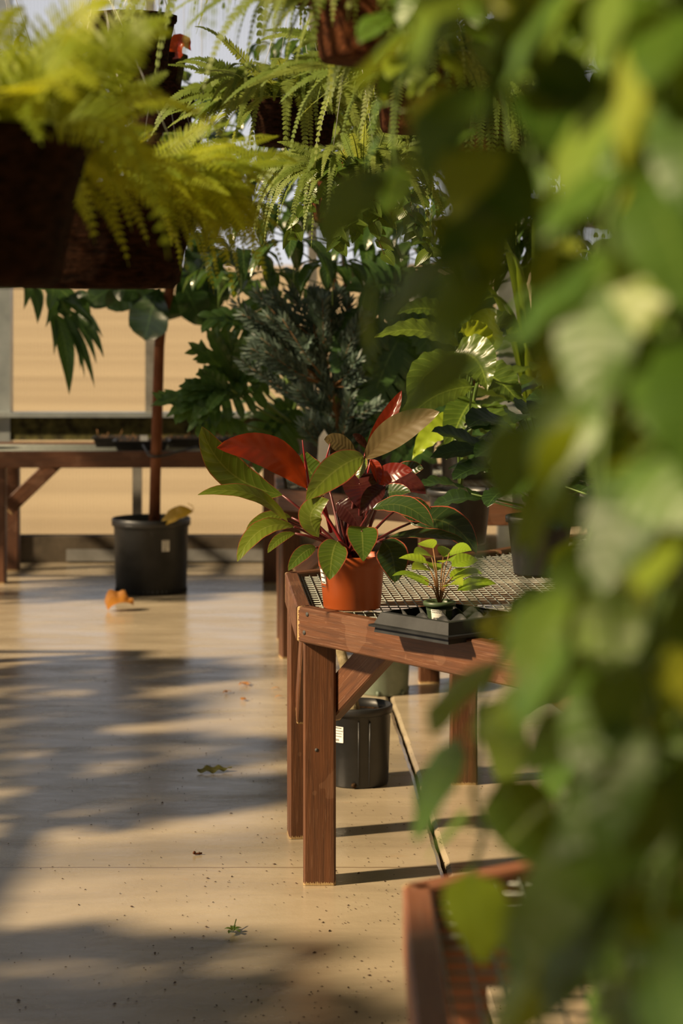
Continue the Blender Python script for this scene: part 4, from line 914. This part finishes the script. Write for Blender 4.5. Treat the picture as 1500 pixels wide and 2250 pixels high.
mb = MB(); g = G(428, 1879); mb.tube([g+V((0, 0, .004)), g+V((.02, .006, .004))], .003, 6); mb.tube([g+V((0, 0, .006)), g+V((-.004, .002, .008))], .005, 6); tag(mb.build('twig', M['bark']), 'short dark twig on the floor between the olive leaf and the sprig', 'twig')
for k, (px, py, lab) in enumerate(((498, 1524, 'small dry brown husk left of the husk cluster on the floor'), (538, 1506, 'largest dry tan husk cluster on the floor left of the bench legs'), (532, 1540, 'small orange husk just below the tan husk cluster'), (598, 1517, 'thin curved tan straw on the floor near the bench legs'), (604, 1535, 'short pale straw closest to the bench legs'))):
    mb = MB(); g = G(px, py)
    for j in range(9 if k == 1 else 5 if k < 3 else 1):
        a = R.uniform(0, 6.28) if k < 3 else .3; l = (.035 if k == 1 else .02 if k < 3 else .035); leaf(mb, g+V((R.uniform(-.01, .01), R.uniform(-.01, .01), .004)), g+V((math.cos(a)*l*.5, math.sin(a)*l*.5, .018)), g+V((math.cos(a)*l, math.sin(a)*l, .005)), (0, 0, 1), .009, 'ell', .4, n=5)
    tag(mb.build('dry_husk' if k < 3 else 'straw', M['deadleaf']), lab, 'plant debris')
mb = MB()
for i in range(1500):
    if R.random() < .6: px, py = R.gauss(800, 260), R.uniform(1440, 2250)
    else: px, py = R.uniform(0, 1500), R.uniform(1330, 2250)
    g = G(px, py); 
    if g.x < -2.5 or g.x > 1.5: continue
    s = R.uniform(.0008, .0030)*(1.6 if R.random() < .08 else 1); a = R.uniform(0, 3.1); u = V((math.cos(a), math.sin(a), 0))*s*1.5; v_ = V((-math.sin(a), math.cos(a), 0))*s*.7; z = V((0, 0, s*.7))
    i0 = [mb.vert(g+V((0, 0, .0015))+q) for q in (u, v_, -u, -v_, z)]
    mb.f += [[i0[0], i0[1], i0[4]], [i0[1], i0[2], i0[4]], [i0[2], i0[3], i0[4]], [i0[3], i0[0], i0[4]]]
tag(mb.build('soil_crumbs', plain('crumb', (.05, .025, .012), .9), smooth=False), 'dark soil crumbs scattered over the concrete floor', 'soil', kind='stuff')

# ---------------------------------------------------------------- unseen baskets, trees and plants added at left to shade aisle and vines
basket(V((-.66, 1.32, 1.76)), .20, .20, 'fern basket nearest the camera in the left row, added unseen to shade the vines', FG, 95, .36, .085, M['fern'], 0, (.05, .8), seed=61, npair=18, teeth=0)
basket(V((-1.55, .75, 1.95)), .20, .20, 'fern basket over the near end of the left bench, added unseen to shade the foreground bench', FG, 90, .40, .09, M['fern'], 0, (.05, .8), seed=62, npair=16, teeth=0)
basket(V((-1.75, 1.75, 1.95)), .20, .20, 'fern basket over the left bench between its neighbours, added unseen to shade the foreground bench', FG, 90, .40, .09, M['fern'], 0, (.05, .8), seed=63, npair=16, teeth=0)
tall_tree(V((-2.45, 8.8, TOP-.010)), 'tall umbrella tree standing on the left bench, added unseen to shade the central plants', 52, -2.95, -1.95, 2.0, 3.3, .28, M['umbrella'], 205, yr=.95)
tall_tree(V((-2.85, 11.35, .0)), 'umbrella tree on the floor left of the back bench, added unseen to shade the far aisle', 60, -3.2, -2.45, .9, 2.7, .26, M['umbrella'], 206, yr=.45)
bench([(-3.3, 1.4), (-1.98, 1.4), (-1.98, 9.3), (-3.3, 9.3)], [(-3.2, 1.5, 0), (-2.08, 1.5, 0), (-2.08, 5.8, 0), (-3.2, 5.8, 0), (-2.08, 9.2, 0), (-3.2, 9.2, 0)], [], 'long wooden bench along the left side of the aisle, outside the photo', M['wood'], TOP, (0, 1), sx=.08, sy=.12)
for k, (x, y, hh, sp_) in enumerate(((-2.6, 8.45, .50, .34), (-2.55, 6.75, .58, .40), (-2.95, 7.5, .7, .3), (-2.35, 4.25, .58, .42), (-2.4, 3.4, .6, .45), (-2.25, 6.15, .50, .22), (-2.2, 3.85, .62, .3))):
    bush('leafy_houseplant', V((x, y, TOP-.010)), ('unseen dark leafy plant at the far end of the left bench', 'unseen broad leafy plant second from the far end of the left bench', 'unseen dark leafy plant in the middle of the left bench', 'unseen leafy plant second from the near end of the left bench', 'unseen dark leafy plant at the near end of the left bench', 'unseen narrow leafy plant at the aisle edge in the middle of the left bench', 'unseen taller leafy plant at the aisle edge near the near end of the left bench')[k], 'potted plant', M['dark'], 78, hh, sp_, .26, .14, seed=70+k)
